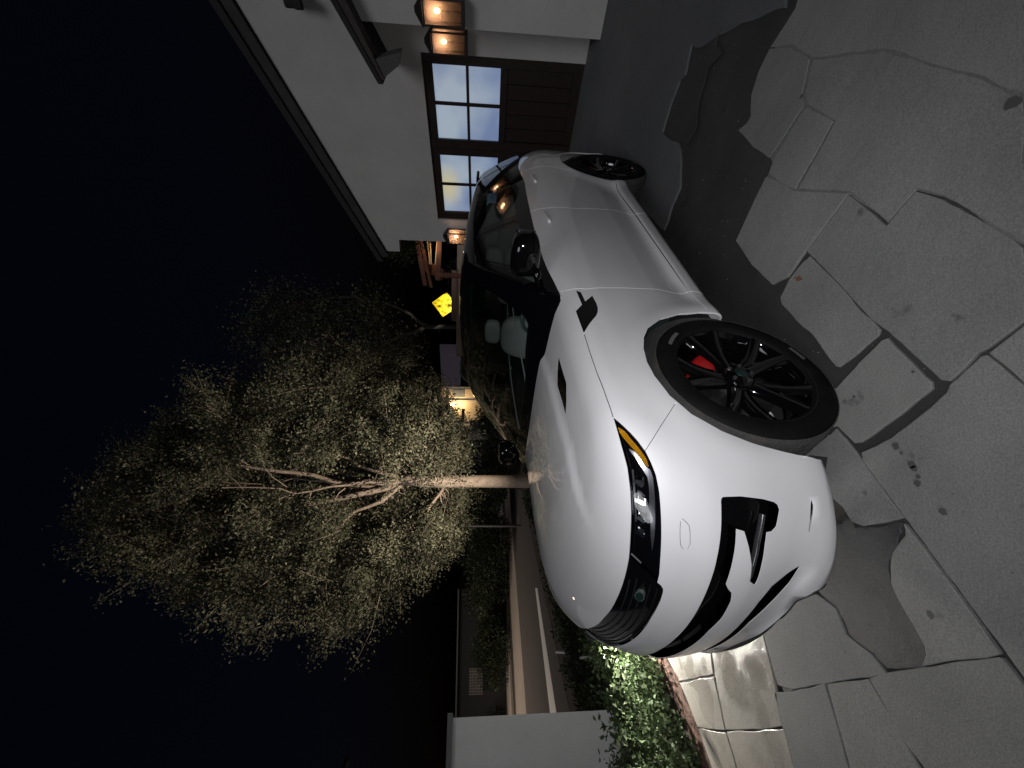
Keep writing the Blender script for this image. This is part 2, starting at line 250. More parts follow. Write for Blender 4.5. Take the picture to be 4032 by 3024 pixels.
D={'stones':{'s1':[[0.495,1.978],[0.576,1.922],[0.639,1.836],[0.657,1.791],[0.602,1.747],[0.466,1.63],[0.339,1.534],[0.24,1.448],[0.215,1.455],[0.091,1.625],[0.097,1.642],[0.261,1.771],[0.321,1.842],[0.451,1.966]],'s2':[[-0.004,1.634],[0.114,1.531],[0.196,1.441],[0.201,1.418],[0.173,1.396],[0.095,1.324],[0.025,1.269],[0.001,1.266],[-0.113,1.381],[-0.233,1.52],[-0.241,1.549],[-0.173,1.63],[-0.213,1.764],[-0.094,1.868],[-0.024,1.837]],'s3':[[0.685,1.802],[0.864,1.586],[0.659,1.424],[0.743,1.322],[0.673,1.237],[0.549,1.127],[0.43,1.03],[0.22,0.997],[0.2,1.028],[0.131,1.104],[0.117,1.133],[0.028,1.209],[0.031,1.236],[0.227,1.416],[0.347,1.534],[0.467,1.621]],'s4':[[0.016,1.206],[0.108,1.128],[0.11,1.114],[0.009,1.027],[-0.399,0.724],[-0.658,0.723],[-1.063,0.9],[-0.87,1.01],[-0.813,1.063],[-0.506,1.336],[-0.497,1.345],[-0.307,1.512],[-0.276,1.516],[-0.198,1.398],[-0.066,1.268],[-0.013,1.218]],'s5':[[0.117,1.108],[0.193,1.028],[0.215,0.994],[-0.034,0.812],[-0.196,0.86],[0.019,1.027]],'s6':[[-0.295,1.763],[-0.186,1.638],[-0.274,1.549],[-0.497,1.352],[-0.588,1.508],[-0.587,1.561],[-0.533,1.601],[-0.505,1.66],[-0.53,1.861],[-0.423,1.976]],'d1':[[-0.691,1.758],[-0.599,1.58],[-0.599,1.552],[-0.584,1.49],[-0.509,1.358],[-0.524,1.349],[-0.559,1.348],[-0.651,1.39],[-0.692,1.399],[-0.769,1.392],[-0.825,1.36],[-0.891,1.311],[-0.938,1.277],[-0.963,1.272],[-1.012,1.282],[-1.133,1.403],[-1.096,1.465],[-1.086,1.574],[-1.007,1.628],[-0.996,1.685],[-0.978,1.763],[-1.038,2.043],[-0.774,1.934]],'s7':[[-0.517,1.346],[-0.596,1.268],[-0.693,1.185],[-0.817,1.073],[-0.828,1.076],[-0.908,1.161],[-1.013,1.279],[-0.964,1.27],[-0.936,1.275],[-0.886,1.308],[-0.823,1.357],[-0.767,1.389],[-0.69,1.396],[-0.649,1.388],[-0.561,1.344]],'s8':[[-1.005,1.8],[-1.003,1.685],[-1.009,1.632],[-1.089,1.578],[-1.1,1.468],[-1.139,1.409],[-1.205,1.476],[-1.379,1.671],[-1.438,1.73],[-1.565,1.86],[-1.623,1.964],[-1.412,2.073],[-1.378,2.164]],'s9':[[-1.206,1.473],[-1.016,1.279],[-0.832,1.076],[-0.832,1.067],[-0.877,1.019],[-0.915,0.997],[-1.086,0.922],[-1.406,1.222],[-1.344,1.333],[-1.256,1.419]],'s10':[[-1.384,1.671],[-1.213,1.479],[-1.261,1.425],[-1.35,1.338],[-1.43,1.246],[-1.726,1.524],[-1.437,1.646]],'s11':[[-1.571,1.859],[-1.443,1.73],[-1.395,1.68],[-1.442,1.653],[-1.734,1.531],[-2.055,1.833],[-1.828,1.918],[-1.683,1.986]],'t1':[[0.943,2.354],[1.217,2.099],[1.214,2.083],[1.034,1.896],[0.869,1.591],[0.689,1.814],[0.592,1.93],[0.575,2.035],[0.734,2.198]],'t2':[[1.256,2.057],[1.306,2.017],[1.421,1.829],[1.416,1.815],[1.247,1.669],[1.038,1.884],[1.101,1.964],[1.225,2.076]],'t3':[[1.649,2.341],[1.643,2.231],[1.788,2.228],[1.889,2.158],[1.942,2.076],[1.816,1.921],[1.65,1.806],[1.504,1.852],[1.437,1.837],[1.326,2.032],[1.32,2.077],[1.46,2.202]],'t4':[[1.63,1.783],[1.382,1.448],[1.012,1.132],[0.881,1.034],[0.439,1.03],[0.557,1.127],[0.684,1.237],[0.752,1.32],[0.674,1.424],[0.874,1.582],[1.028,1.864],[1.241,1.657],[1.426,1.815],[1.49,1.834]],'t5':[[1.946,2.072],[2.0,1.897],[2.131,1.825],[1.115,0.891],[0.703,0.888],[0.888,1.034],[1.019,1.132],[1.39,1.448],[1.643,1.789],[1.818,1.914]],'t6':[[0.882,1.027],[0.698,0.888],[0.258,0.885],[0.436,1.024]],'apron':[[5.892,5.308],[2.254,1.968],[2.067,1.965],[2.318,2.324],[2.555,2.751],[2.637,2.86],[2.729,2.92],[2.566,3.022],[2.598,3.102],[2.505,3.273],[2.334,3.401],[2.068,3.14],[1.888,3.063],[1.668,3.087],[1.56,3.214],[1.442,3.265],[1.409,3.358],[2.044,4.072],[3.119,5.158],[9.739,16.424],[11.989,16.677],[5.182,5.618]],'patch':[[2.494,2.511],[2.397,2.588],[2.266,2.485],[2.345,2.695],[1.992,2.847],[1.932,2.961],[2.142,3.176],[2.217,2.968],[2.382,2.721],[2.436,2.648]]},'feat':{'headlight':[[0.268,0.953,1.082],[0.305,0.957,1.059],[0.347,0.955,1.031],[0.383,0.949,1.008],[0.422,0.937,0.986],[0.466,0.919,0.969],[0.506,0.898,0.956],[0.556,0.862,0.947],[0.616,0.808,0.941],[0.673,0.737,0.933],[0.726,0.648,0.923],[0.76,0.577,0.914],[0.777,0.531,0.912],[0.757,0.544,0.939],[0.689,0.567,1.016],[0.642,0.665,1.026],[0.589,0.753,1.034],[0.532,0.819,1.041],[0.46,0.878,1.051],[0.38,0.918,1.067]],'grille':[[0.689,0.567,1.016],[0.757,0.544,0.939],[0.778,0.535,0.909],[0.786,0.529,0.897],[0.795,0.515,0.887],[0.801,0.498,0.884],[0.818,0.445,0.881],[0.845,0.304,0.881],[0.865,0.114,0.875],[0.775,-0.288,0.986],[0.774,0.061,1.002],[0.761,0.263,1.005],[0.73,0.436,1.01]],'intake':[[0.602,0.875,0.73],[0.593,0.881,0.726],[0.59,0.883,0.719],[0.589,0.884,0.65],[0.597,0.876,0.562],[0.605,0.866,0.517],[0.613,0.86,0.504],[0.627,0.849,0.499],[0.674,0.812,0.516],[0.688,0.802,0.535],[0.691,0.801,0.557],[0.723,0.77,0.562],[0.774,0.703,0.565],[0.81,0.636,0.566],[0.818,0.618,0.57],[0.811,0.64,0.597],[0.774,0.707,0.608],[0.731,0.764,0.627],[0.689,0.808,0.647],[0.682,0.813,0.677],[0.721,0.772,0.678],[0.76,0.721,0.681],[0.79,0.672,0.683],[0.813,0.621,0.684],[0.823,0.601,0.671],[0.833,0.581,0.651],[0.841,0.561,0.645],[0.852,0.531,0.639],[0.882,0.424,0.638],[0.904,0.309,0.651],[0.888,0.33,0.751],[0.847,0.504,0.747],[0.803,0.627,0.744],[0.75,0.727,0.741],[0.678,0.813,0.734]],'lower_intake':[[0.769,0.677,0.392],[0.787,0.645,0.435],[0.816,0.593,0.486],[0.85,0.509,0.511],[0.884,0.386,0.524],[0.908,0.218,0.516],[0.905,0.193,0.482],[0.886,0.34,0.48],[0.852,0.467,0.448],[0.806,0.594,0.408]],'slit':[[0.596,0.869,0.368],[0.604,0.866,0.364],[0.623,0.852,0.363],[0.66,0.817,0.37],[0.695,0.782,0.378],[0.685,0.792,0.382],[0.65,0.825,0.376]],'badge':[[-0.568,0.994,1.017],[-0.492,0.996,1.009],[-0.447,0.995,1.01],[-0.411,0.994,1.018],[-0.382,0.992,1.032],[-0.272,0.964,1.111],[-0.464,0.961,1.12],[-0.486,0.976,1.095],[-0.516,0.986,1.068]],'badge_bar':[[-0.642,0.978,1.093],[-0.616,0.985,1.072],[-0.525,0.987,1.064],[-0.397,0.987,1.062],[-0.394,0.984,1.075],[-0.498,0.981,1.084]],'hood_vent':[[-0.316,0.763,1.205],[-0.198,0.766,1.199],[-0.102,0.772,1.193],[-0.019,0.723,1.197],[0.029,0.678,1.201],[-0.062,0.678,1.207],[-0.189,0.668,1.215],[-0.246,0.702,1.212]],'doorF':[[-0.781,0.843,1.225],[-0.725,0.904,1.188],[-0.677,0.96,1.128],[-0.642,0.992,1.035],[-0.661,0.994,0.741],[-0.686,0.975,0.581],[-0.667,0.98,0.411],[-0.653,0.982,0.315]],'doorR':[[-1.929,0.88,1.288],[-1.941,0.901,1.258],[-1.925,0.93,1.205],[-1.861,0.97,1.118],[-1.809,0.996,0.946],[-1.835,0.989,0.791],[-1.902,0.956,0.541],[-1.897,0.943,0.458],[-1.816,0.962,0.426],[-1.802,0.983,0.39],[-1.804,0.979,0.341]],'hoodline':[[-0.272,0.964,1.111],[-0.138,0.963,1.108],[0.018,0.964,1.102],[0.16,0.963,1.091],[0.268,0.953,1.082]],'bumpline':[[0.233,1.007,0.823],[0.336,0.978,0.912],[0.422,0.937,0.986]],'crease':[[-0.493,0.56,1.253],[-0.259,0.584,1.244],[0.02,0.613,1.221],[0.292,0.622,1.186],[0.551,0.576,1.119],[0.593,0.552,1.1]],'archF':[[-0.406,0.989,0.338],[-0.365,0.988,0.368],[-0.436,0.997,0.453],[-0.412,1.001,0.574],[-0.35,1.009,0.7],[-0.267,1.015,0.792],[-0.18,1.016,0.841],[-0.099,1.016,0.866],[-0.004,1.016,0.878],[0.086,1.016,0.871],[0.197,1.01,0.838],[0.287,0.999,0.774],[0.358,0.98,0.668],[0.405,0.963,0.554],[0.438,0.954,0.441],[0.46,0.955,0.359],[0.47,0.949,0.318]],'archR':[[-2.353,0.984,0.38],[-2.542,0.996,0.427],[-2.695,0.983,0.487],[-2.738,0.988,0.591],[-2.901,0.992,0.676],[-2.954,1.006,0.785],[-3.117,1.013,0.894]],'sensor':[[0.637,0.721,1.001],[0.637,0.721,1.001]],'wash':[[0.636,0.818,0.875],[0.654,0.807,0.852],[0.665,0.798,0.842],[0.722,0.728,0.835],[0.714,0.721,0.866],[0.677,0.771,0.875]],'handleF':[[-1.575,0.967,1.126],[-1.752,0.955,1.157]],'handleR':[[-2.685,0.943,1.182]],'lip_top':[[0.529,0.914,0.374],[0.569,0.889,0.367],[0.623,0.853,0.362],[0.692,0.786,0.371],[0.748,0.712,0.389],[0.769,0.677,0.392]],'amber':[[0.312,0.946,1.071],[0.338,0.95,1.049],[0.37,0.945,1.032],[0.418,0.935,1.002],[0.448,0.924,0.985],[0.476,0.909,0.978],[0.474,0.909,0.985],[0.423,0.925,1.018],[0.364,0.935,1.055],[0.335,0.939,1.068]],'guide_low':[[0.475,0.907,0.987],[0.487,0.904,0.973],[0.511,0.89,0.966],[0.563,0.849,0.962],[0.624,0.787,0.958],[0.673,0.717,0.954],[0.706,0.653,0.953],[0.669,0.709,0.966],[0.593,0.808,0.979],[0.538,0.862,0.981],[0.508,0.885,0.985],[0.436,0.914,1.024],[0.41,0.919,1.041],[0.401,0.923,1.043],[0.419,0.925,1.022]],'guide_up':[[0.471,0.88,1.038],[0.473,0.882,1.033],[0.553,0.812,1.026],[0.618,0.731,1.017],[0.616,0.727,1.021],[0.551,0.808,1.032]],'led0':[[0.516,0.86,1.016]],'led1':[[0.571,0.808,1.009]],'led2':[[0.616,0.752,1.005]],'led3':[[0.65,0.697,1.001]]}}

FT=D['feat']
def p2uvs(P):
    P=np.atleast_2d(np.asarray(P,float)); q=p2uv(P); q[:,0]*=np.where(P[:,1]<0,-1,1); return q
def inpoly(pts,poly):
    x,y=pts[:,0],pts[:,1]; r=np.zeros(len(pts),bool); n=len(poly)
    for i in range(n):
        x1,y1=poly[i];x2,y2=poly[(i+1)%n]
        if y1==y2: continue
        c=((y1>y)!=(y2>y))&(x<(x2-x1)*(y-y1)/(y2-y1)+x1); r^=c
    return r
def dens(poly,closed=True,step=.02):
    out=[];n=len(poly)
    for i in range(n if closed else n-1):
        a=np.array(poly[i]);b=np.array(poly[(i+1)%n]);k=max(1,int(np.ceil(np.linalg.norm(b-a)/step)))
        for j in range(k): out.append(a+(b-a)*j/k)
    if not closed: out.append(np.array(poly[-1]))
    return np.array(out)
def clipu(poly,u0=0.):
    out=[];n=len(poly)
    for i in range(n):
        a=np.array(poly[i]);b=np.array(poly[(i+1)%n])
        if a[0]>=u0: out.append(a)
        if (a[0]>=u0)!=(b[0]>=u0): out.append(a+(b-a)*(u0-a[0])/(b[0]-a[0]))
    return np.array(out)
def strip(poly,w):
    """thin closed polygon round an open polyline"""
    p=np.array(poly,float);t=np.gradient(p,axis=0);t/=np.linalg.norm(t,axis=1,keepdims=True);nn=np.stack([-t[:,1],t[:,0]],1)*w/2
    return np.vstack([p+nn,(p-nn)[::-1]])
def rnd(poly,it=1):
    p=np.array(poly)
    for _ in range(it):
        q=np.roll(p,-1,0); p=np.stack([p*.75+q*.25,p*.25+q*.75],1).reshape(-1,2)
    return p
def shell(F,dirf,us,vs,polys,lines=()):
    """triangulates (u,v) with all outlines as constraints; returns uv, xyz, normals, tris, centroids"""
    P=[];E=[]
    for q in polys:
        d=dens(q);k=len(P);P+=list(d);E+=[(k+i,k+(i+1)%len(d)) for i in range(len(d))]
    for q in lines:
        d=dens(q,False);k=len(P);P+=list(d);E+=[(k+i,k+i+1) for i in range(len(d)-1)]
    C=np.array(P) if P else np.zeros((0,2))
    U,V=np.meshgrid(us,vs,indexing='ij'); G=np.stack([U.ravel(),V.ravel()],1)
    if len(C):
        keep=np.ones(len(G),bool)
        for i in range(0,len(G),4000):
            dd=((G[i:i+4000,None,:]-C[None])**2).sum(-1).min(1); keep[i:i+4000]=dd>.006**2
        edge=(G[:,0]==us[0])|(G[:,0]==us[-1])|(G[:,1]==vs[0])|(G[:,1]==vs[-1])
        G=G[keep|edge]
    A=[Vector((float(a),float(b))) for a,b in P]+[Vector((float(a),float(b))) for a,b in G]
    r=geometry.delaunay_2d_cdt(A,E,[],0,1e-5)
    uv=np.array([(v.x,v.y) for v in r[0]]); T=np.array([f for f in r[2] if len(f)==3])
    inb=(uv[:,0]>=us[0]-1e-6)&(uv[:,0]<=us[-1]+1e-6)&(uv[:,1]>=vs[0]-1e-6)&(uv[:,1]<=vs[-1]+1e-6)
    T=T[inb[T].all(1)]
    a=uv[T[:,0]];b=uv[T[:,1]];c=uv[T[:,2]]
    ar=(b[:,0]-a[:,0])*(c[:,1]-a[:,1])-(b[:,1]-a[:,1])*(c[:,0]-a[:,0])
    T=T[np.abs(ar)>1e-9]; ar=ar[np.abs(ar)>1e-9]
    xyz=surf(uv[:,0],uv[:,1],F,dirf); N=nrm(xyz,F)
    n3=np.cross(xyz[T[:,1]]-xyz[T[:,0]],xyz[T[:,2]]-xyz[T[:,0]]); fl=(n3*N[T[:,0]]).sum(1)<0
    T[fl]=T[fl][:,::-1]
    return uv,xyz,N,T,(uv[T].mean(1))
def pair(o): return o if isinstance(o,tuple) else (o,o)
def region(name,sh,mask,mat,parent,off=0.,skirt=0.,mirror=True,lone=False):
    """one mesh if it crosses the centre line, otherwise a left and a right object; returns (left,right)"""
    uv,xyz,N,T,cen=sh; T=T[mask]
    if not len(T): return (None,None)
    ids,inv=np.unique(T,return_inverse=True); t=inv.reshape(-1,3); P=xyz[ids]+N[ids]*off; n=N[ids].copy(); u0=uv[ids][:,0]; um=sh[0][:,0].max()
    V=[P];NN=[n];TT=[t]; k=len(P); lonely=u0.min()>.012 and u0.max()<um-.012 or lone
    if skirt:
        dirE=np.vstack([t[:,[0,1]],t[:,[1,2]],t[:,[2,0]]]); e=np.sort(dirE,1)
        key=e[:,0]*10**7+e[:,1]; uq,ix,ct=np.unique(key,return_index=True,return_counts=True); be=dirE[ix[ct==1]]
        be=be[~((np.abs(u0[be[:,0]])<1e-4)&(np.abs(u0[be[:,1]])<1e-4))]
        if len(be):
            A=P[be[:,0]];B=P[be[:,1]];nA=n[be[:,0]];nB=n[be[:,1]]; tg=B-A; o=np.cross(tg,nA); o/=np.maximum(np.linalg.norm(o,axis=1,keepdims=True),1e-9)
            m=len(be); V.append(np.vstack([A,B,B-nB*skirt,A-nA*skirt])); nt=(nA+o); nt/=np.linalg.norm(nt,axis=1,keepdims=True)
            NN.append(np.vstack([nt,nt,o,o])); i=np.arange(m)+k
            TT.append(np.stack([i,i+3*m,i+2*m],1)); TT.append(np.stack([i,i+2*m,i+m],1)); k+=4*m
    V=np.vstack(V);NN=np.vstack(NN);TT=np.vstack(TT); V2=V*[1,-1,1];N2=NN*[1,-1,1]
    if lonely:
        return (mesh(name,V,TT,mat,pair(parent)[0],normals=NN), mesh(name,V2,TT[:,::-1],mat,pair(parent)[1],normals=N2))
    o=mesh(name,np.vstack([V,V2]),np.vstack([TT,TT[:,::-1]+len(V)]),mat,pair(parent)[0],normals=np.vstack([NN,N2])); return (o,o)
CAR=empty('parked_car',(-.605,2.40,0),math.radians(224.3),label='white suv with black roof parked across the driveway',cat='car')
q=lambda k:p2uvs(FT[k])
polyH=rnd(clipu(q('headlight')),0); polyG=clipu(q('grille')); polyI=clipu(q('intake')); polyL=clipu(q('lower_intake'))
# grille / intakes: outlines end on the centre line
def fixc(pts3,extra): 
    pts=[p for p in pts3]+extra; return p2uvs(pts)
G3=FT['grille']; polyG=p2uvs([*G3[:9],[.868,0,.874],[.775,0,1.003],G3[10],G3[11],G3[12]])
I3=FT['intake']; k=[i for i,p in enumerate(I3)]
polyI=p2uvs([*I3[:30],[.905,0,.652],[.89,0,.752],[.888,.20,.752],*I3[31:]])
L3=FT['lower_intake']; polyL=p2uvs([*L3[:5],[.90,0,.535],[.90,0,.475],*L3[7:]])
polyB=q('badge');polyBB=q('badge_bar');polyV=rnd(dens(q('hood_vent'),True,.03),1);polyS=rnd(q('slit'),2)
archF=np.array(FT['archF'])
af=[[-.43,1.0,.20],[-.432,1.0,.34]]+[list(p) for p in archF[2:]]+[[.47,.94,.20]]
polyAF=p2uvs(af)
ar_=[]
for kx in range(0,181,6):
    th=math.radians(kx); ar_.append([-2.997+.475*math.cos(th),.985,.40+.475*math.sin(th)])
polyAR=p2uvs([[-2.522,1,.2]]+ar_+[[-3.472,1,.2]])
g_top=lambda x,y:[x,y,1.26]
cab3=[[-.72,.0,1.27],[-.74,.3,1.27],[-.80,.6,1.26],[-.93,.79,1.25],[-1.2,.80,1.31],[-2.4,.80,1.35],[-3.3,.78,1.32],[-3.7,.55,1.29],[-3.75,0.01,1.28]]
polyC=p2uvs(cab3); polyC=np.vstack([polyC,[[polyC[-1,0],math.pi/2]]])
dF=q('doorF');dR=q('doorR');hl=q('hoodline');bl=q('bumpline')
rdoor=p2uvs([[-2.98,.88,1.33],[-2.93,.93,1.22],[-2.83,.97,1.0],[-2.66,.985,.78]])
sillL=p2uvs([[-.44,.965,.415],[-1.0,.97,.415],[-1.8,.97,.42],[-2.53,.975,.43]])
lipL=q('lip_top')
washp=rnd(q('wash'),1)
cenline=p2uvs([[.70,.62,.995],[.62,.62,1.02]])
strips=[strip(dF,.0055),strip(dR,.0055),strip(hl,.004),strip(bl,.0022),strip(rdoor,.0055),strip(sillL,.0035),strip(np.vstack([washp,washp[:1]])[:-1],.0018)]
us=np.unique(np.round(np.concatenate([np.arange(0,1.6,.018),np.arange(1.6,UMAX-.8,.03),np.linspace(UMAX-.8,UMAX,28)]),5)); vs=np.round(np.linspace(-math.radians(62),math.pi/2,92),5)
chl=p2uvs([[.90,0.0,.372],[.88,.2,.370],[.855,.38,.366],[.82,.49,.358],[.80,.545,.325],[.79,.575,.27],[.785,.585,.22]])
chl[0,0]=0
SH=shell(Fbody,uv2dir,us,vs,[polyH,polyG,polyI,polyL,polyB,polyBB,polyV,polyS,polyAF,polyAR,polyC]+strips,[chl])
cen=SH[4]; X3=SH[1][SH[3]].mean(1); left=np.ones(len(cen),bool)
def take(poly):
    global left
    m=inpoly(cen,poly)&left; left&=~m; return m
mC=take(polyC);mAF=take(polyAF);mAR=take(polyAR);mH=take(polyH);mG=take(polyG);mI=take(polyI);mL=take(polyL);mB=take(polyB);mBB=take(polyBB);mV=take(polyV);mS=take(polyS)
mGaps=[take(s_) for s_ in strips]
xF=np.interp(X3[:,2],[.2,.32,.41,.57,.74,1.035,1.128,1.188,1.225],[-.65,-.653,-.676,-.70,-.669,-.642,-.677,-.725,-.781])
xR=np.interp(X3[:,2],[.2,.34,.385,.43,.47,.54,.79,.946,1.118,1.205,1.288],[-1.80,-1.802,-1.816,-1.801,-1.853,-1.895,-1.838,-1.809,-1.861,-1.925,-1.93])
xQ=np.interp(X3[:,2],[.2,.78,1.0,1.22,1.33],[-2.62,-2.66,-2.83,-2.93,-2.98]); xB=np.interp(X3[:,2],[.2,.5,.823,.912,.986,1.1],[.1,.1,.232,.336,.422,.5])
zhood=np.interp(X3[:,0],[-.8,-.66,-.272,-.138,.018,.16,.268,.38,.46,.53,.59,.64,.69,.73,.76,.78],[1.10,1.09,1.111,1.108,1.102,1.091,1.082,1.067,1.051,1.041,1.034,1.026,1.016,1.01,1.005,1.003])
mHood=left&(X3[:,2]>zhood)&(X3[:,0]>xF); left&=~mHood
mSill=left&(X3[:,2]<.417)&(X3[:,0]<-.3)&(X3[:,0]>-2.6); left&=~mSill
mDR=left&(X3[:,0]<xR)&(X3[:,0]>xQ); left&=~mDR
mDF=left&(X3[:,0]<xF)&(X3[:,0]>=xR); left&=~mDF
mQ=left&(X3[:,0]<=xQ); left&=~mQ
mChin=left&(X3[:,0]>.3)&(cen[:,0]<chl[-1,0])&(cen[:,1]<np.interp(cen[:,0],chl[:,0],chl[:,1])); left&=~mChin
mBump=left&(X3[:,0]>xB); left&=~mBump
mFen=left
bonnet=region('bonnet',SH,mHood,PAINT,CAR,skirt=.006); fender=region('front_fender',SH,mFen,PAINT,CAR,skirt=.012)
bumper=region('front_bumper',SH,mBump,PAINT,CAR,skirt=.002)
doorf=region('front_door',SH,mDF,PAINT,CAR,skirt=.012); doorr=region('rear_door',SH,mDR,PAINT,CAR,skirt=.012)
region('rear_quarter_panel',SH,mQ,PAINT,CAR,skirt=.012); region('side_sill',SH,mSill,PAINT,CAR,skirt=.012)
for mg in mGaps: region('panel_gap',SH,mg,MATTE,CAR,off=-.011)
vent=region('fender_vent',SH,mB,BLACK,fender,off=.0015,skirt=.006); region('vent_blade',SH,mBB,BLACK,fender,off=.0015,skirt=.006)
hv=region('bonnet_vent',SH,mV,BLACK,bonnet,off=-.0005); region('air_slit',SH,mS,BLACK,bumper,off=-.011)
HL=region('headlight',SH,mH,BLACK,CAR,off=-.030,skirt=-.017)
lens=region('lens',SH,mH,LENS,HL,off=.0)
grille=region('grille',SH,mG,BLACK,CAR,off=-.020,skirt=-.007)[0]
region('air_intake',SH,mI,BLACK,bumper,off=-.05,skirt=-.0475)
region('lower_air_intake',SH,mL,PLAST,bumper,off=-.04,skirt=-.0375)
# patches that follow the body skin at an offset
def patch(name,poly,mat,parent,off,skirt=.006,step=.006,mirror=True):
    u=np.arange(poly[:,0].min()-step,poly[:,0].max()+2*step,step);v=np.arange(poly[:,1].min()-step,poly[:,1].max()+2*step,step)
    sh=shell(Fbody,uv2dir,u,v,[poly]); return region(name,sh,inpoly(sh[4],poly),mat,parent,off=off,skirt=skirt,lone=True)
patch('turn_signal',q('amber'),AMBER,HL,-.004,.008)
patch('light_guide',q('guide_low'),SILVER,HL,-.012,.010)
patch('light_guide',q('guide_up'),SILVER,HL,-.012,.010)
def skinpt(u,v,off=0):
    P=surf(np.array([u]),np.array([v]))[0]; N=nrm(P[None])[0]; return P+N*off,N
for i in range(4):
    c0=q('led%d'%i)[0]
    P,N=skinpt(*c0,-.022); Nv=Vector(N); up=Vector((0,0,1)); rt=up.cross(Nv).normalized(); upp=Nv.cross(rt)
    for sgn in (1,-1):
        bm=bmesh.new()
        for a,b,w,h,d,sk in ((-.009,.004,.006,.017,.012,.5),(.008,-.003,.007,.014,.014,-.6),(0,-.016,.014,.003,.01,.1)):
            bb=box_bm(-w,w,-h,h,0,d); 
            for v_ in bb.verts:
                s2=v_.co.z*sk; v_.co=Vector(P)+rt*(a+v_.co.x+s2+v_.co.y*.35)+upp*(b+v_.co.y)+Nv*v_.co.z
                v_.co.y*=sgn
            me_=bpy.data.meshes.new('t');bb.to_mesh(me_);bb.free();bm.from_mesh(me_);bpy.data.meshes.remove(me_)
        bmesh.ops.recalc_face_normals(bm,faces=bm.faces); bm_obj('led_reflector',bm,CHROME,HL[0] if sgn>0 else HL[1])
# grille mesh: rows of small raised bars, emblem on the left end
bm=bmesh.new()
vg0,vg1=polyG[:,1].min(),polyG[:,1].max()
for r_ in range(5):
    for c_ in range(26):
        u_=.012+c_*.021+(r_%2)*.0105; 
        v_=vg0+(vg1-vg0)*(.12+.16*r_)
        if not inpoly(np.array([[u_+.012,v_]]),polyG)[0] or not inpoly(np.array([[u_,v_+.02]]),polyG)[0]: continue
        P,N=skinpt(u_,v_,-.018);Nv=Vector(N);rt=Vector((0,0,1)).cross(Nv).normalized();upp=Nv.cross(rt)
        for sgn in (1,-1):
            ps=[Vector(P)+rt*a+upp*b+Nv*c for a,b,c in ((-.006,-.0032,0),(.006,-.0032,0),(.008,.0032,0),(-.004,.0032,0),(-.004,-.002,.006),(.004,-.002,.005),(.006,.002,.003),(-.003,.002,.004))]
            vv=[bm.verts.new((p.x,p.y*sgn,p.z)) for p in ps]
            for f in ((4,5,6,7),(0,1,5,4),(1,2,6,5),(2,3,7,6),(3,0,4,7)): bm.faces.new([vv[i] for i in f])
bmesh.ops.recalc_face_normals(bm,faces=bm.faces); tag(bm_obj('grille_mesh',bm,M('grille_mesh_plastic',(.006,.006,.006),.35,spec=.3),grille),kind='stuff')
P,N=skinpt(*p2uvs([.806,.40,.952])[0],-.006)
Nv=Vector(N);rt=Vector((0,0,1)).cross(Nv).normalized();upp=Nv.cross(rt)
def oval(name,a,b,d0,d1,mat,inner=0):
    V=[];n=32
    for k in range(n):
        c_,s_=math.cos(2*math.pi*k/n),math.sin(2*math.pi*k/n); V.append(Vector(P)+rt*a*c_+upp*b*s_+Nv*d1)
    for k in range(n):
        c_,s_=math.cos(2*math.pi*k/n),math.sin(2*math.pi*k/n); V.append(Vector(P)+rt*a*c_+upp*b*s_+Nv*d0)
    return mesh(name,V,[tuple(range(n))]+[(n+i,n+(i+1)%n,(i+1)%n,i) for i in range(n)],mat,grille)
oval('emblem_border',.036,.0195,-.014,.001,M('emblem_silver',(.25,.30,.28),.3,metal=.7)); oval('emblem',.032,.0165,-.013,.003,EMBLEM)
# blade inside the corner intake, black chin under the bumper
patch('intake_blade',strip(p2uvs([[.64,.835,.555],[.72,.765,.578],[.78,.69,.585],[.81,.64,.585]]),.010),SILVER,bumper,-.012,.02,.004)
region('chin_spoiler',SH,mChin,PLAST,bumper,off=.004,skirt=.02)
# door handles (flush white bars standing a little proud)
for (a,b,par) in (([-1.60,.962,1.135],[-1.80,.95,1.158],doorf),([-2.50,.958,1.165],[-2.70,.942,1.183],doorr)):
    for sg in (1,-1):
        A_=p2uvs([a,b]); pts=[]
        for t_ in np.linspace(0,1,9):
            P,N=skinpt(*(A_[0]*(1-t_)+A_[1]*t_),.012 if .05<t_<.95 else .002); pts.append((P[0],P[1]*sg,P[2]))
        tube('door_handle',pts,.012,PAINT,par[0 if sg>0 else 1],8)
# arch liners, underbody
for ax in (0,-2.997):
    for sg in (1,-1):
        prof=[(.470,sg*.935),(.485,sg*.80),(.47,sg*.55),(.2,sg*.50)]
        lathe('arch_liner',prof,LINER,CAR,40,'y',(math.radians(-12),math.radians(192))).location=(ax,0,.40)
box('underbody',(-3.6,.62,-.52,.52,.24,.45),PLAST,CAR)
box('underbody',(-2.45,-.5,-.90,.90,.25,.38),PLAST,CAR)
for sg in (1,-1):
    V=[(.435,sg*.925,.31),(.51,sg*.91,.31),(.50,sg*.91,.275),(.445,sg*.925,.240),(.435,sg*.885,.31),(.51,sg*.87,.31),(.50,sg*.87,.275),(.445,sg*.885,.24)]
    mesh('air_deflector',V,[(0,1,2,3),(7,6,5,4),(0,4,5,1),(1,5,6,2),(2,6,7,3),(3,7,4,0)],PLAST,CAR)
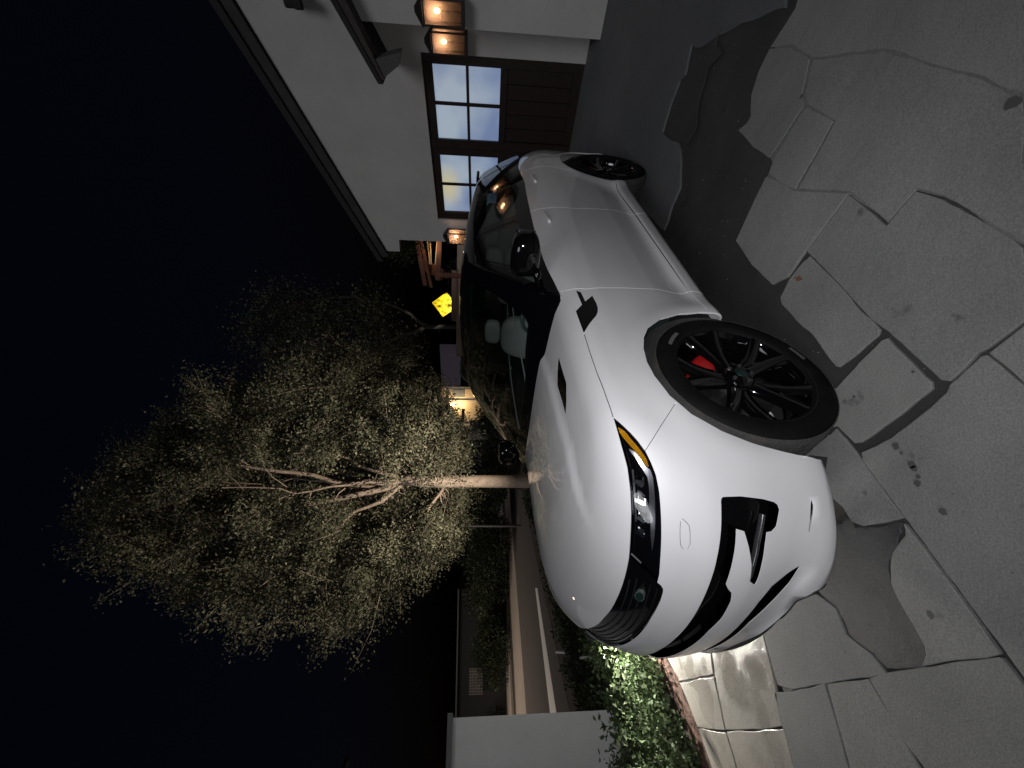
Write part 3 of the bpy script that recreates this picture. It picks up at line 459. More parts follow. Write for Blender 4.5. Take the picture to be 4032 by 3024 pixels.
# ---------------------------------------------------------------- cabin
CXS,CXR,CZ0=-1.35,-3.0,1.16
def cdir(u,v):
    ua=KU*np.pi/2;ub=ua+(CXS-CXR)
    phi=np.where(u<ua,u/KU,np.where(u<ub,np.pi/2,np.pi/2+(u-ub)/KU)); bx=np.where(u<ua,CXS,np.where(u<ub,CXS-(u-ua),CXR))
    return np.stack([bx,0*bx,0*bx+CZ0],-1),np.stack([np.cos(v)*np.cos(phi),np.cos(v)*np.sin(phi),np.sin(v)],-1)
def cp2uv(P):
    P=np.atleast_2d(np.asarray(P,float));x,y,z=P[:,0],np.abs(P[:,1]),P[:,2];ua=KU*np.pi/2;ub=ua+(CXS-CXR)
    u=np.where(x>CXS,np.arctan2(y,x-CXS)*KU,np.where(x<CXR,ub+(np.arctan2(y,x-CXR)-np.pi/2)*KU,ua+CXS-x))
    r=np.where(x>CXS,np.hypot(y,x-CXS),np.where(x<CXR,np.hypot(y,x-CXR),y))
    return np.stack([u,np.arctan2(z-CZ0,r)],-1)
CU=KU*math.pi+(CXS-CXR)
def wsx(y,z): return float(np.interp(z,[1.1,1.25,1.45,1.62,1.76,1.9],[-.25,-.43,-.74,-1.01,-1.27,-1.7]))-.33*y**2.2
def wgy(x,z):
    w=.885-.30*(z-1.25)-.25*max(z-1.25,0)**2; return w
wsp=[(wsx(0,1.335),0,1.335)]+[(wsx(y,1.33),y,1.33) for y in (.2,.4,.55)]+[(wsx(.68,1.335),.68,1.335),(wsx(.71,1.36),.71,1.36),(wsx(.70,1.45),.70,1.45),(wsx(.67,1.6),.67,1.6),(wsx(.62,1.70),.62,1.70),(wsx(.57,1.735),.57,1.735)]+[(wsx(y,1.745),y,1.745) for y in (.4,.2)]+[(wsx(0,1.75),0,1.75)]
polyW=cp2uv(wsp)
def sidew(x0,x1,x2,x3,zb0,zb1,zt0,zt1):  # front-bottom, rear-bottom, rear-top, front-top
    L=[(x0,zb0),(x1,zb1),(x2,zt1),(x3,zt0)]; out=[]
    for i in range(4):
        a=L[i];b=L[(i+1)%4]
        for k in range(8): 
            t=k/8; x=a[0]+(b[0]-a[0])*t;z=a[1]+(b[1]-a[1])*t; out.append([x,wgy(x,z),z])
    return rnd(cp2uv(out),1)
polyF=sidew(-1.02,-1.86,-1.84,-1.44,1.30,1.355,1.66,1.70); polyQ1=sidew(-.86,-.985,-1.30,-1.27,1.285,1.30,1.56,1.57)
polyR=sidew(-1.96,-2.72,-2.80,-1.93,1.36,1.375,1.675,1.705); polyT=sidew(-2.80,-3.45,-3.30,-2.88,1.38,1.39,1.60,1.655)
bgp=cp2uv([(-3.86,.0,1.40),(-3.83,.3,1.40),(-3.78,.55,1.41),(-3.68,.50,1.62),(-3.72,.25,1.66),(-3.72,.0,1.67)]); bgp[0,0]=CU;bgp[-1,0]=CU
SC=shell(Fcab,cdir,np.linspace(0,CU,130),np.linspace(math.radians(-2),math.pi/2,60),[polyW,polyF,polyQ1,polyR,polyT,bgp])
cen=SC[4]; left=np.ones(len(cen),bool)
mW=take(polyW);m1=take(polyF);m2=take(polyQ1);m3=take(polyR);m4=take(polyT);m5=take(bgp)
roof=region('roof',SC,left,PIANO,CAR,skirt=0); 
region('roof_lining',SC,left,DASH,roof,off=-.03)
region('windscreen',SC,mW,SCREEN,CAR,off=-.003); region('side_window',SC,m1|m2,TINT,CAR,off=-.003,label=None) if False else None
for nm,mm in (('side_window',m1),('side_window',m2),('side_window',m3),('side_window',m4)): region(nm,SC,mm,TINT,CAR,off=-.003)
region('rear_window',SC,m5,TINT,CAR,off=-.003)
# mirrors
for sg in (1,-1):
    bm=bmesh.new(); bmesh.ops.create_uvsphere(bm,u_segments=28,v_segments=18,radius=1)
    for v in bm.verts:
        x,y,z=v.co; f=lambda t:math.copysign(abs(t)**.62,t)
        v.co=Vector((f(x)*.085-.02*abs(y),f(y)*.135,f(z)*.088*(1-.12*y*sg)))
        v.co+=Vector((-.90,sg*1.055,1.375))
    mir=bm_obj('wing_mirror',bm,BLACK,CAR,True)
    tube('mirror_arm',[(-.86,sg*.86,1.27),(-.87,sg*.92,1.285),(-.88,sg*.98,1.31)],[.03,.024,.028],BLACK,mir,10)
    mesh('mirror_glass',[(-.988,sg*(1.055+a),1.375+b) for a,b in ((-.11,-.07),(.11,-.06),(.11,.06),(-.11,.07))],[(0,1,2,3)],CHROME,mir)
# interior
box('cabin_floor',(-3.7,-.6,-.84,.84,.50,.60),DASH,CAR)
def soft(name,c,s,mat,parent,pw=.5,tilt=0,sub=20):
    bm=bmesh.new(); bmesh.ops.create_uvsphere(bm,u_segments=sub+4,v_segments=sub,radius=1)
    R_=Matrix.Rotation(tilt,3,'Y')
    for v in bm.verts:
        g=lambda t:math.copysign(abs(t)**pw,t); v.co=R_@Vector((g(v.co.x)*s[0],g(v.co.y)*s[1],g(v.co.z)*s[2]))+Vector(c)
    return bm_obj(name,bm,mat,parent,True)
for y in (.40,-.40):
    st=soft('seat',(-1.60,y,.85),(.27,.25,.09),LEATHER,CAR)
    soft('seat_back',(-1.90,y,1.12),(.085,.255,.33),LEATHER,st,.55,math.radians(-14))
    soft('headrest',(-2.02,y,1.53),(.055,.145,.085),LEATHER,st,.6,math.radians(-8))
    for dy in (-.05,.05): tube('headrest_post',[(-1.98,y+dy,1.40),(-2.01,y+dy,1.50)],.006,CHROME,st,6)
rb=soft('rear_bench',(-2.62,0,.86),(.26,.66,.10),LEATHER,CAR,.3)
soft('rear_seat_back',(-2.92,0,1.15),(.09,.66,.33),LEATHER,rb,.3,math.radians(-15))
for y in (-.42,.42): soft('headrest',(-3.03,y,1.54),(.05,.13,.08),LEATHER,rb,.6)
# dashboard
V=[];Fc=[];n=21
for i in range(n):
    y=-.80+1.6*i/(n-1); hump=.05*math.exp(-((y-.40)/.2)**2); z=1.215
    V+=[(-.58-.3*y*y,y,z+.068),(-.80,y,z+.085+hump*.5),(-1.03,y,z+.05+hump*.6),(-1.07,y,z-.10),(-1.00,y,.75)]
for i in range(n-1):
    for k_ in range(4): Fc.append((i*5+k_,(i+1)*5+k_,(i+1)*5+k_+1,i*5+k_+1))
mesh('dashboard',V,Fc,DASH,CAR,smooth=True)
sw=[];R_=.185
for k_ in range(33):
    th=2*math.pi*k_/32; sw.append(Vector((-1.24,.40,1.16))+Vector((math.sin(math.radians(25))*-1*math.sin(th)*R_*-1,math.cos(th)*R_,math.cos(math.radians(25))*math.sin(th)*R_)))
stw=tube('steering_wheel',sw,.015,M('steering_leather',(.12,.16,.17),.5),CAR,8,False); soft('wheel_hub',(-1.23,.40,1.15),(.03,.07,.055),DASH,stw,.7)
box('infotainment_screen',(-1.06,-1.03,-.17,.17,1.10,1.27),BLACK,CAR,.01)
soft('rear_view_mirror',(-1.12,0,1.62),(.02,.12,.035),BLACK,CAR,.6)
box('interior_trim',(-3.6,-1.0,.80,.84,.6,1.27),DASH,CAR);box('interior_trim',(-3.6,-1.0,-.84,-.80,.6,1.27),DASH,CAR)
# rear lamps + spoiler at the rear top
box('rear_spoiler',(-3.86,-3.62,-.62,.62,1.70,1.735),PIANO,CAR,.012)
for sg in (1,-1): box('tail_light',(-4.03,-3.90,sg*.52 if sg>0 else -.80,.80 if sg>0 else -.52,.98,1.06),M('tail_lamp_red',(.10,.004,.004),.15,coat=1),CAR,.01)
# ---------------------------------------------------------------- wheels
SIDEP=M('sidewall_print',(.10,.10,.10),.6)
def wheel(ax,sg):
    cy=sg*.845
    ty=lathe('wheel',[(.296,-.132),(.31,-.140),(.335,-.148),(.375,-.144),(.398,-.128),(.405,-.10),(.406,0),(.405,.10),(.398,.128),(.375,.142),(.335,.146),(.31,.140),(.296,.130),(.296,-.132)],RUBBER,CAR,96)
    ty.location=(ax,cy,.405); ty.rotation_euler=(0,0,0 if sg>0 else math.pi)
    lathe('tread_band',[(.3990,-.1315),(.4058,-.103),(.4068,0),(.4058,.103),(.3990,.1315)],TREAD,ty,96)
    # tread blocks
    V=[];Fc=[]
    for k_ in range(104):
        th=2*math.pi*k_/104
        for (o0,o1,sk) in ((-.128,-.085,.010),(-.070,-.030,.006),(-.020,.020,0),(.030,.070,-.006),(.085,.128,-.010)):
            b0=len(V)
            for rr in (.399,.4098):
                for oo,tt in ((o0,th-.0235),(o1,th-.0235+sk*2.5),(o1,th+.0235+sk*2.5),(o0,th+.0235)): 
                    r2=rr-(.0075 if abs(oo)>.12 else 0); V.append((r2*math.cos(tt),oo,r2*math.sin(tt)))
            for f in ((4,5,6,7),(0,1,5,4),(1,2,6,5),(2,3,7,6),(3,0,4,7)): Fc.append(tuple(b0+i for i in f))
    tag(mesh('tread',V,Fc,TREAD,ty),kind='stuff')
    # raised lettering blocks on the sidewall
    for r0_,r1_ in ((0,9),(60,67)):
        V=[];Fc=[]
        for k_ in range(r0_,r1_):
            th=math.radians(118+k_*2.1); b0=len(V)
            for rr,tt in ((.334,th),(.352,th),(.352,th+.022),(.334,th+.022)): V.append((rr*math.cos(tt),.1490,rr*math.sin(tt)))
            for rr,tt in ((.334,th),(.352,th),(.352,th+.037),(.334,th+.037)): V.append((rr*math.cos(tt),.1485,rr*math.sin(tt)))
            Fc+=[(b0,b0+1,b0+2,b0+3),(b0+4,b0+5,b0+6,b0+7)]
        tag(mesh('sidewall_lettering',V,Fc,SIDEP,ty),kind='stuff')
    rim=lathe('rim',[(.280,-.12),(.274,.02),(.280,.09),(.296,.125),(.311,.141),(.316,.139),(.310,.130),(.296,.10)],RIM,ty,96)
    # spokes: five pairs
    V=[];Fc=[]
    for s_ in range(5):
        for side_ in (-1,1):
            a0=math.radians(72*s_+18); n_=9
            for i in range(n_):
                t_=i/(n_-1); r_=.045+(0.297-.045)*t_; an=a0+side_*(.30*(1-t_)**1.6*0+ .10+.17*t_**1.3); hw=(.029+.010*(1-t_)**2+.004*t_); y_=.100+.032*t_**2-.016*(1-t_)+(.0022 if side_>0 else -.0022)*(1-t_)
                c_,s2=math.cos(an),math.sin(an); tx,tz=-s2,c_
                V+=[(r_*c_-tx*hw,y_-.035,r_*s2-tz*hw),(r_*c_-tx*hw*.72,y_,r_*s2-tz*hw*.72),(r_*c_+tx*hw*.72,y_,r_*s2+tz*hw*.72),(r_*c_+tx*hw,y_-.035,r_*s2+tz*hw)]
            b0=len(V)-n_*4
            for i in range(n_-1):
                for k_ in range(3): Fc.append((b0+i*4+k_,b0+i*4+k_+1,b0+(i+1)*4+k_+1,b0+(i+1)*4+k_))
    mesh('spokes',V,Fc,RIM,ty,smooth=True)
    lathe('hub',[(.0,.118),(.028,.118),(.033,.112),(.06,.108),(.072,.095),(.075,.05)],RIM,ty,40)
    lathe('centre_cap',[(0,.124),(.026,.1235),(.030,.119)],EMBLEM,ty,32)
    for k_ in range(5):
        th=math.radians(72*k_+54); nb=lathe('wheel_nut',[(0,.119),(.009,.119),(.011,.105)],SILVER,ty,6,smooth=False); nb.location=(.052*math.cos(th),0,.052*math.sin(th))
    lathe('brake_disc',[(.08,.02),(.195,.02),(.195,-.01),(.08,-.01)],STEEL,ty,64,smooth=False)
    lathe('disc_hat',[(0,.05),(.068,.05),(.07,.015)],PLAST,ty,32,smooth=False)
    cal=lathe('brake_caliper',[(.10,.060),(.12,.076),(.20,.080),(.215,.06),(.215,-.04),(.10,-.04),(.10,.060)],RED,ty,14,'y',(math.radians(108 if sg>0 else 12),math.radians(168 if sg>0 else 72)))
    lathe('dust_shield',[(0,-.05),(.27,-.05)],MATTE,ty,48)
    return ty
for ax in (0,-2.997):
    for sg in (1,-1): wheel(ax,sg)
# ---------------------------------------------------------------- ground
def conc(name,c1,c2,sc=1.7,rough=.75,spots=True,wet=0):
    m=bpy.data.materials.new(name);m.use_nodes=True;nt=m.node_tree;b=nt.nodes['Principled BSDF'];L=nt.links
    tc=nt.nodes.new('ShaderNodeTexCoord')
    def nz(s,d=6,r=.6):
        n_=nt.nodes.new('ShaderNodeTexNoise');n_.inputs['Scale'].default_value=s;n_.inputs['Detail'].default_value=d;n_.inputs['Roughness'].default_value=r;L.new(tc.outputs['Object'],n_.inputs['Vector']);return n_
    a=nz(sc);r=nt.nodes.new('ShaderNodeValToRGB');r.color_ramp.elements[0].position=.32;r.color_ramp.elements[1].position=.70
    r.color_ramp.elements[0].color=(*c1,1);r.color_ramp.elements[1].color=(*c2,1);L.new(a.outputs['Fac'],r.inputs[0])
    f=nz(150,3,.7);r2=nt.nodes.new('ShaderNodeValToRGB');r2.color_ramp.elements[0].position=.30;r2.color_ramp.elements[0].color=(.62,.62,.62,1);r2.color_ramp.elements[1].position=.72;r2.color_ramp.elements[1].color=(1.25,1.25,1.25,1)
    L.new(f.outputs['Fac'],r2.inputs[0]);mx=nt.nodes.new('ShaderNodeMixRGB');mx.blend_type='MULTIPLY';mx.inputs[0].default_value=.8
    L.new(r.outputs[0],mx.inputs[1]);L.new(r2.outputs[0],mx.inputs[2]);last=mx
    if spots:
        s_=nz(5.5,4,.55);r3=nt.nodes.new('ShaderNodeValToRGB');r3.color_ramp.elements[0].position=.27;r3.color_ramp.elements[0].color=(.35,.35,.35,1);r3.color_ramp.elements[1].position=.33;r3.color_ramp.elements[1].color=(1,1,1,1)
        L.new(s_.outputs['Fac'],r3.inputs[0]);m2=nt.nodes.new('ShaderNodeMixRGB');m2.blend_type='MULTIPLY';m2.inputs[0].default_value=.8;L.new(last.outputs[0],m2.inputs[1]);L.new(r3.outputs[0],m2.inputs[2]);last=m2
    L.new(last.outputs[0],b.inputs['Base Color']);b.inputs['Roughness'].default_value=rough
    if wet:
        w_=nz(1.3,3);r4=nt.nodes.new('ShaderNodeMapRange');r4.inputs[1].default_value=.42;r4.inputs[2].default_value=.58;r4.inputs[3].default_value=wet;r4.inputs[4].default_value=rough;L.new(w_.outputs['Fac'],r4.inputs[0]);L.new(r4.outputs[0],b.inputs['Roughness'])
    bp=nt.nodes.new('ShaderNodeBump');bp.inputs['Strength'].default_value=.35;bp.inputs['Distance'].default_value=.004;L.new(f.outputs['Fac'],bp.inputs['Height'])
    g_=nz(14,5);bp2=nt.nodes.new('ShaderNodeBump');bp2.inputs['Strength'].default_value=.3;bp2.inputs['Distance'].default_value=.01;L.new(g_.outputs['Fac'],bp2.inputs['Height']);L.new(bp.outputs[0],bp2.inputs['Normal']);L.new(bp2.outputs[0],b.inputs['Normal'])
    return m
STONE=[conc('driveway_stone_a',(.175,.178,.174),(.25,.25,.243)),conc('driveway_stone_b',(.185,.188,.182),(.262,.262,.253)),conc('driveway_stone_c',(.168,.171,.171),(.235,.237,.235))]
DARKG=conc('dark_damp_concrete',(.030,.029,.029),(.048,.046,.044),2.2,.7)
STAIN=conc('wet_slab',(.043,.044,.047),(.066,.068,.071),3.5,.6)
APRON=conc('garage_apron',(.085,.09,.095),(.125,.13,.135),.9)
WALKM=conc('walkway_concrete',(.30,.28,.25),(.40,.37,.33),1.8,.7,True,.12)
SOIL=M('dark_soil',(.02,.016,.012),.95,noise=(6,(.035,.028,.02),.4,.6),bump=(30,1))
MULCH=M('red_mulch',(.16,.085,.06),.95,noise=(30,(.05,.025,.018),.4,.6),bump=(60,1))
ASPH=M('brown_asphalt',(.052,.045,.042),.9,noise=(60,(.075,.065,.06),.35,.7),bump=(200,.4))  # the road's own brown with fine noise
GUT=M('gutter_concrete',(.20,.175,.155),.85,noise=(2,(.26,.23,.20),.35,.65))
KERB=M('kerb_concrete',(.30,.265,.23),.8,noise=(3,(.38,.34,.30),.35,.65))
GRASSM=M('lawn_grass',(.05,.065,.02),.95,noise=(5,(.09,.10,.035),.35,.65),bump=(40,1))
LINE=M('white_road_paint',(.75,.74,.70),.6)
ground=mesh('ground',[(-600,-600,-.035),(600,-600,-.035),(600,600,-.035),(-600,600,-.035)],[(0,1,2,3)],SOIL); tag(ground,kind='structure')
drive=prism('driveway',[(-2.25,3.75),(-2.45,3.15),(-2.75,2.3),(-3.6,-.5),(-4.5,-5),(9,-5),(9,3),(5.6,6.3),(3.2,10.2),(1.5,9.2)],-.05,-.012,DARKG); tag(drive,kind='structure')
def jag(poly,amp,step=.05,seed=0):
    r=random.Random(seed);d=dens(np.array(poly),True,step);q_=np.roll(d,-1,0)-np.roll(d,1,0);q_/=np.maximum(np.linalg.norm(q_,axis=1,keepdims=True),1e-9)
    nn=np.stack([-q_[:,1],q_[:,0]],1);w=np.array([r.gauss(0,1) for _ in d]);w=(np.roll(w,1)+w*1.2+np.roll(w,-1))/2
    return d+nn*(w*amp)[:,None]
def slab(name,poly,mat,parent,top=0.,seed=0,amp=.003,depth=.022,step=.04,ch=.003):
    p=jag(poly,amp,step,seed); a=.5*np.sum(p[:,0]*np.roll(p[:,1],-1)-np.roll(p[:,0],-1)*p[:,1])
    if a<0:p=p[::-1]
    q_=np.roll(p,-1,0)-np.roll(p,1,0);q_/=np.maximum(np.linalg.norm(q_,axis=1,keepdims=True),1e-9);inn=np.stack([-q_[:,1],q_[:,0]],1)*ch
    n=len(p);V=[(*v,top-depth) for v in p]+[(*v,top-ch*.6) for v in p]+[(*v,top) for v in (p+inn)]
    Fc=[(i,(i+1)%n,n+(i+1)%n,n+i) for i in range(n)]+[(n+i,n+(i+1)%n,2*n+(i+1)%n,2*n+i) for i in range(n)]+[tuple(range(2*n,3*n))]
    return mesh(name,V,Fc,mat,parent)
def GB(L):
    o=[]
    for x,y in L:
        x,y=2300+x/1.276,y/1.276; r=IX*((x-2016)/1500)+IY*((y-1512)/1500)+FWD; t=-CAMZ/r.z; o.append((r.x*t,r.y*t))
    return o
JOINT=conc('weathered_joint_mortar',(.13,.132,.132),(.18,.18,.178),2.0)
slab('mortar_bed',GB([(790,660),(850,560),(895,352),(950,246),(1068,50),(1130,-150),(2580,-150),(2580,1460),(2205,1225),(1800,990),(1662,952),(1520,1122),(1330,966),(1110,1255),(1012,1384),(945,1422),(853,1330),(772,1210),(910,898),(945,832),(930,795)]),JOINT,drive,-.003,60,.004,.02,.06)
for i,(k_,pl) in enumerate(D['stones'].items()):
    if k_=='apron': slab('garage_apron',pl,APRON,drive,.004,5,.012,.02,.10); continue
    if k_=='patch': slab('damp_patch',pl,DARKG,drive,.0075,6,.015,.006,.06,.004); continue
    if k_=='d1': slab('stone',pl,STAIN,drive,-.004,9,.008,.02,.03); continue
    slab('stone',pl,STONE[i%3],drive,.002*((i*7)%5-2)*.5,i,.0022)
# slabs behind and beside the photographer carry on in the same paving
_r=random.Random(3)
for ix_ in range(-5,7):
    for iy_ in range(-6,2):
        x0=ix_*1.25+(iy_%2)*.5;y0=iy_*.9-.45
        if y0+.9>.05 or x0<-4+0*y0: continue
        slab('stone',[(x0+.02,y0+.02),(x0+1.23,y0+.02),(x0+1.23,y0+.88),(x0+.02,y0+.88)],_r.choice(STONE),drive,_r.uniform(-.003,.003),ix_*9+iy_,.004)
# walkway of pale slabs lit by the path light
walk=tag(prism('walkway',[(-2.05,3.95),(-2.36,3.21),(-2.42,3.0),(-2.53,2.73),(-2.66,2.5),(-3.2,1.4),(-2.4,1.3),(-1.95,2.25),(-1.55,3.0),(-1.2,3.9)],-.03,-.0115,DARKG),kind='structure')
def wg(L): return [GPX(*p) for p in L]
def GPX(x,y):
    r=IX*((x-2016)/1500)+IY*((y-1512)/1500)+FWD; t=-CAMZ/r.z; return (r.x*t,r.y*t)
WS=[wg(L) for L in ([(2540,2400),(2560,2480),(2620,2580),(2673,2682),(2806,2655),(2788,2500),(2775,2400)],[(2676,2690),(2746,2862),(2852,2876),(2808,2663)],[(2750,2872),(2803,3024),(2850,3150),(2960,3170),(2902,3040),(2857,2885)],
 [(2783,2400),(2795,2500),(2814,2655),(2858,2874),(3082,2864),(3040,2642),(2997,2485),(2975,2400)],[(2862,2883),(2908,3040),(2965,3170),(3160,3150),(3128,3026),(3085,2873)])]
for i,pl in enumerate(WS): slab('walkway_slab',pl,WALKM,walk,.001*i-.003,40+i,.003,.02,.05)
slab('mulch_strip',[(-2.38,3.21),(-2.44,2.97),(-2.55,2.70),(-2.68,2.42),(-3.25,1.3),(-3.5,1.35),(-2.9,2.45),(-2.75,2.75),(-2.62,3.05),(-2.5,3.6),(-2.15,3.6)],MULCH,walk,-.002,77,.02,.02,.05)
bed=tag(prism('planting_bed',[(-2.0,3.9),(-2.4,3.0),(-2.7,2.4),(-4,0),(-9,2),(-7.4,7.6),(-6.2,11.2),(-5.4,16.5),(4,16),(3,10.4)],-.034,-.006,SOIL),kind='structure')
def line2(a,b,t0,t1):
    A_=np.array(a);B_=np.array(b); return A_+(B_-A_)*t0,A_+(B_-A_)*t1
def gpx(x,y,z=0.):
    r=IX*((x-2016)/1500)+IY*((y-1512)/1500)+FWD; t=(z-CAMZ)/r.z; return (r.x*t,r.y*t)
BL={'grass':(1958,1971),'side':(1966,2007),'dark':(1983,2023),'light':(1990,2031),'road':(2010,2071),'verge':(2066,2238)}
def band(name,k0,k1,mat,z0,z1,kind='structure',t0=-.15,t1=1.5):
    a0=gpx(BL[k0][0],1982);a1=gpx(BL[k0][1],2777);b0=gpx(BL[k1][0],1982);b1=gpx(BL[k1][1],2777)
    p=[line2(a0,a1,t0,t1),line2(b0,b1,t0,t1)]
    return tag(prism(name,[tuple(p[0][0]),tuple(p[0][1]),tuple(p[1][1]),tuple(p[1][0])],z0,z1,mat),kind=kind)
band('lawn','grass','side',GRASSM,-.03,.11); band('pavement','side','dark',KERB,-.03,.125); 
band('kerb','dark','light',M('kerb_painted_shade',(.03,.025,.022),.9),-.03,.02); band('gutter','light','road',GUT,-.03,.006); band('road','road','verge',ASPH,-.03,.0)  # dark kerb strip has the kerb's shadow put into its colour
wl=[gpx(2108,2315),gpx(2163,2777)];wl2=[gpx(2116,2315),gpx(2187,2777)]
pa=line2(wl[0],wl[1],0,1.4);pb=line2(wl2[0],wl2[1],0,1.4)
tag(prism('road_marking',[tuple(pa[0]),tuple(pa[1]),tuple(pb[1]),tuple(pb[0])],.001,.005,LINE),kind='structure')
# ---------------------------------------------------------------- garage
STUC=M('pale_stucco',(.50,.49,.475),.92,noise=(.9,(.40,.395,.385),.3,.72),bump=(70,.6))
STUC2=M('pale_stucco_wall',(.62,.62,.61),.92,noise=(2,(.57,.57,.56),.35,.7),bump=(90,.35))
WOOD=M('dark_stained_wood',(.010,.0055,.004),.5,coat=.15,coat_r=.2,noise=(12,(.018,.009,.006),.35,.7),bump=(40,.2))
FASC=M('dark_fascia_board',(.028,.027,.027),.85,noise=(5,(.04,.039,.038),.4,.6))
TILE=M('dark_roof_tile',(.02,.02,.022),.9,bump=(20,.5))
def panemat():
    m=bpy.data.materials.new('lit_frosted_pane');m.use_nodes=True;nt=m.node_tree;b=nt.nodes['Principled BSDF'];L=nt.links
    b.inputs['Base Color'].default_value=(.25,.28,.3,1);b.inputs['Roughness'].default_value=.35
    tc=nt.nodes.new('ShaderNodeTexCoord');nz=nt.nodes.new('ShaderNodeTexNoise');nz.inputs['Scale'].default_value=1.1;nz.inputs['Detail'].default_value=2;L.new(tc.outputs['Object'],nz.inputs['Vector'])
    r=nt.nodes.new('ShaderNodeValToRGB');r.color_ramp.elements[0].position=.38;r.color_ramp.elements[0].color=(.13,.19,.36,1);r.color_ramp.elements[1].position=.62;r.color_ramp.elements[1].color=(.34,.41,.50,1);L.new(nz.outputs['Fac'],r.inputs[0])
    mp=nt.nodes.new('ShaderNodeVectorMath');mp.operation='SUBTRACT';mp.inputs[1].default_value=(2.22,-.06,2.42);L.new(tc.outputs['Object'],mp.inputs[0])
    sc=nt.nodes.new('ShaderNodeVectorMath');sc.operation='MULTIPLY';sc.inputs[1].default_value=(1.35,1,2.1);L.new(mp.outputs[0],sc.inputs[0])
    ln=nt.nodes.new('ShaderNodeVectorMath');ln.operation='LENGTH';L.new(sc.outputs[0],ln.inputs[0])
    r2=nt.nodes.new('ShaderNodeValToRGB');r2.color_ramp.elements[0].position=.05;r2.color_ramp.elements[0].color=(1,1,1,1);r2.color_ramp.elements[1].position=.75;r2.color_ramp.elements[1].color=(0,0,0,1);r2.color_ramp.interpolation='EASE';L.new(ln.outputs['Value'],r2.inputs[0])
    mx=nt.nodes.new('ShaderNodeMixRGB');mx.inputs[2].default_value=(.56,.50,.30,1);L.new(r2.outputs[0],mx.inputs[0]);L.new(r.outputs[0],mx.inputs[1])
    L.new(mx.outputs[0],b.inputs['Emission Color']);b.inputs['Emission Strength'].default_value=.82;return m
PANE=panemat()
GA=math.atan2(.835,-.55)  # wall runs along local +x ; local -y... outward is +y
GAR=empty('garage',(5.31,6.21,0),GA,label='pale stucco garage with dark wooden door and gabled roof',cat='garage')
# local frame: x along the wall (away), y: left of that = away from camera?  outward (to camera) = +y
OUT=1
rz_=lambda s:5.19-.302*s
def face(name,pts,y0,y1,mat,parent):
    n=len(pts);V=[(s,y0,z) for s,z in pts]+[(s,y1,z) for s,z in pts]
    return mesh(name,V,[tuple(range(n)),tuple(range(n,2*n))[::-1]]+[(i,n+i,n+(i+1)%n,(i+1)%n) for i in range(n)],mat,parent)
wallp=face('wall',[(-4,0),(0,0),(0,2.70),(2.95,2.70),(2.95,0),(3.53,0),(3.53,3.66),(3.86,3.70),(3.86,rz_(3.86)-.02),(-4,rz_(-4)-.02)],-.22,0,STUC,GAR)
face('side_wall',[(-4,0),(-.50,0),(-.50,3.36),(-.50,3.36),(-4,4.72)],.50,.72,STUC,GAR)
face('side_wall',[(-.50,0),(-.30,0),(-.30,3.2),(-.50,3.36)],.0,.715,STUC,GAR) if False else None
# rake fascia, eave and roof slab
face('fascia',[(-4.2,rz_(-4.2)),(3.98,rz_(3.98)),(3.98,rz_(3.98)+.17),(-4.2,rz_(-4.2)+.20)],-.02,.06,FASC,GAR)
face('roof',[(-4.3,rz_(-4.3)+.205),(4.1,rz_(4.1)+.175),(4.1,rz_(4.1)+.30),(-4.3,rz_(-4.3)+.33)],-7,.10,TILE,GAR)
# porch roof edge ending over the corner
pz=lambda s:3.155-.39*s
BEAMW=M('weathered_dark_beam',(.035,.028,.026),.8,noise=(9,(.055,.045,.042),.4,.65))
face('porch_beam',[(-3.2,pz(-3.2)),(-.20,pz(-.20)-.0),(.07,pz(.07)),(.07,pz(.07)+.05),(-3.2,pz(-3.2)+.30)],.74,.98,BEAMW,GAR)
face('porch_rafter_end',[(-.26,2.84),(-.10,2.90),(.07,3.16),(-.16,3.22)],.76,.96,M('rafter_end_wood',(.075,.072,.07),.8),GAR)
face('porch_roof',[(-3.2,pz(-3.2)+.30),(.12,pz(.12)+.05),(.12,pz(.12)+.12),(-3.2,pz(-3.2)+.40)],.05,1.0,TILE,GAR)
# door
DOOR=box('garage_door',(0.03,2.92,-.16,-.10,0.0,2.68),WOOD,GAR)
def dbar(x0,x1,z0,z1,y0=-.10,y1=-.055,nm='door_rail',b=.004): return box(nm,(x0,x1,y0,y1,z0,z1),WOOD,DOOR,b,1)
for a,b in ((0.0,.15),(1.29,1.455),(1.46,1.58),(2.78,2.95)): dbar(a,b,0,2.70,-.10,-.04,'door_stile')
for x0,x1 in ((.15,1.29),(1.58,2.78)):
    dbar(x0,x1,2.535,2.70);dbar(x0,x1,1.28,1.40);dbar(x0,x1,0,.16)
    dbar(x0,x1,1.935,1.985,-.10,-.062,'muntin')
    xm=(x0+x1)/2 if x0<1 else 2.17
    xm={.15:.715,1.58:2.17}[x0]; 
    dbar(xm-.028,xm+.028,1.40,2.535,-.10,-.0655,'muntin')
    k_=5
    for j in range(k_):
        a=x0+(x1-x0)*j/k_; box('door_plank',(a+.004,a+(x1-x0)/k_-.004,-.10,-.078,.16,1.28),WOOD,DOOR,.004,1)
    for a,b in ((x0+.0,xm-.028),(xm+.028,x1)):
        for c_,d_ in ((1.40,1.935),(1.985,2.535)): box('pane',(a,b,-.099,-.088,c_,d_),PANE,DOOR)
box('door_handle',(1.50,1.53,-.04,.0,1.0,1.22),MATTE,DOOR,.004)
# security lamp high on the gable
blob=box('floodlight',(-.66,-.46,.10,.28,4.30,4.52),MATTE,GAR,.03,3,True); box('floodlight_head',(-.60,-.47,.28,.36,4.24,4.36),MATTE,GAR,.02,2,True)
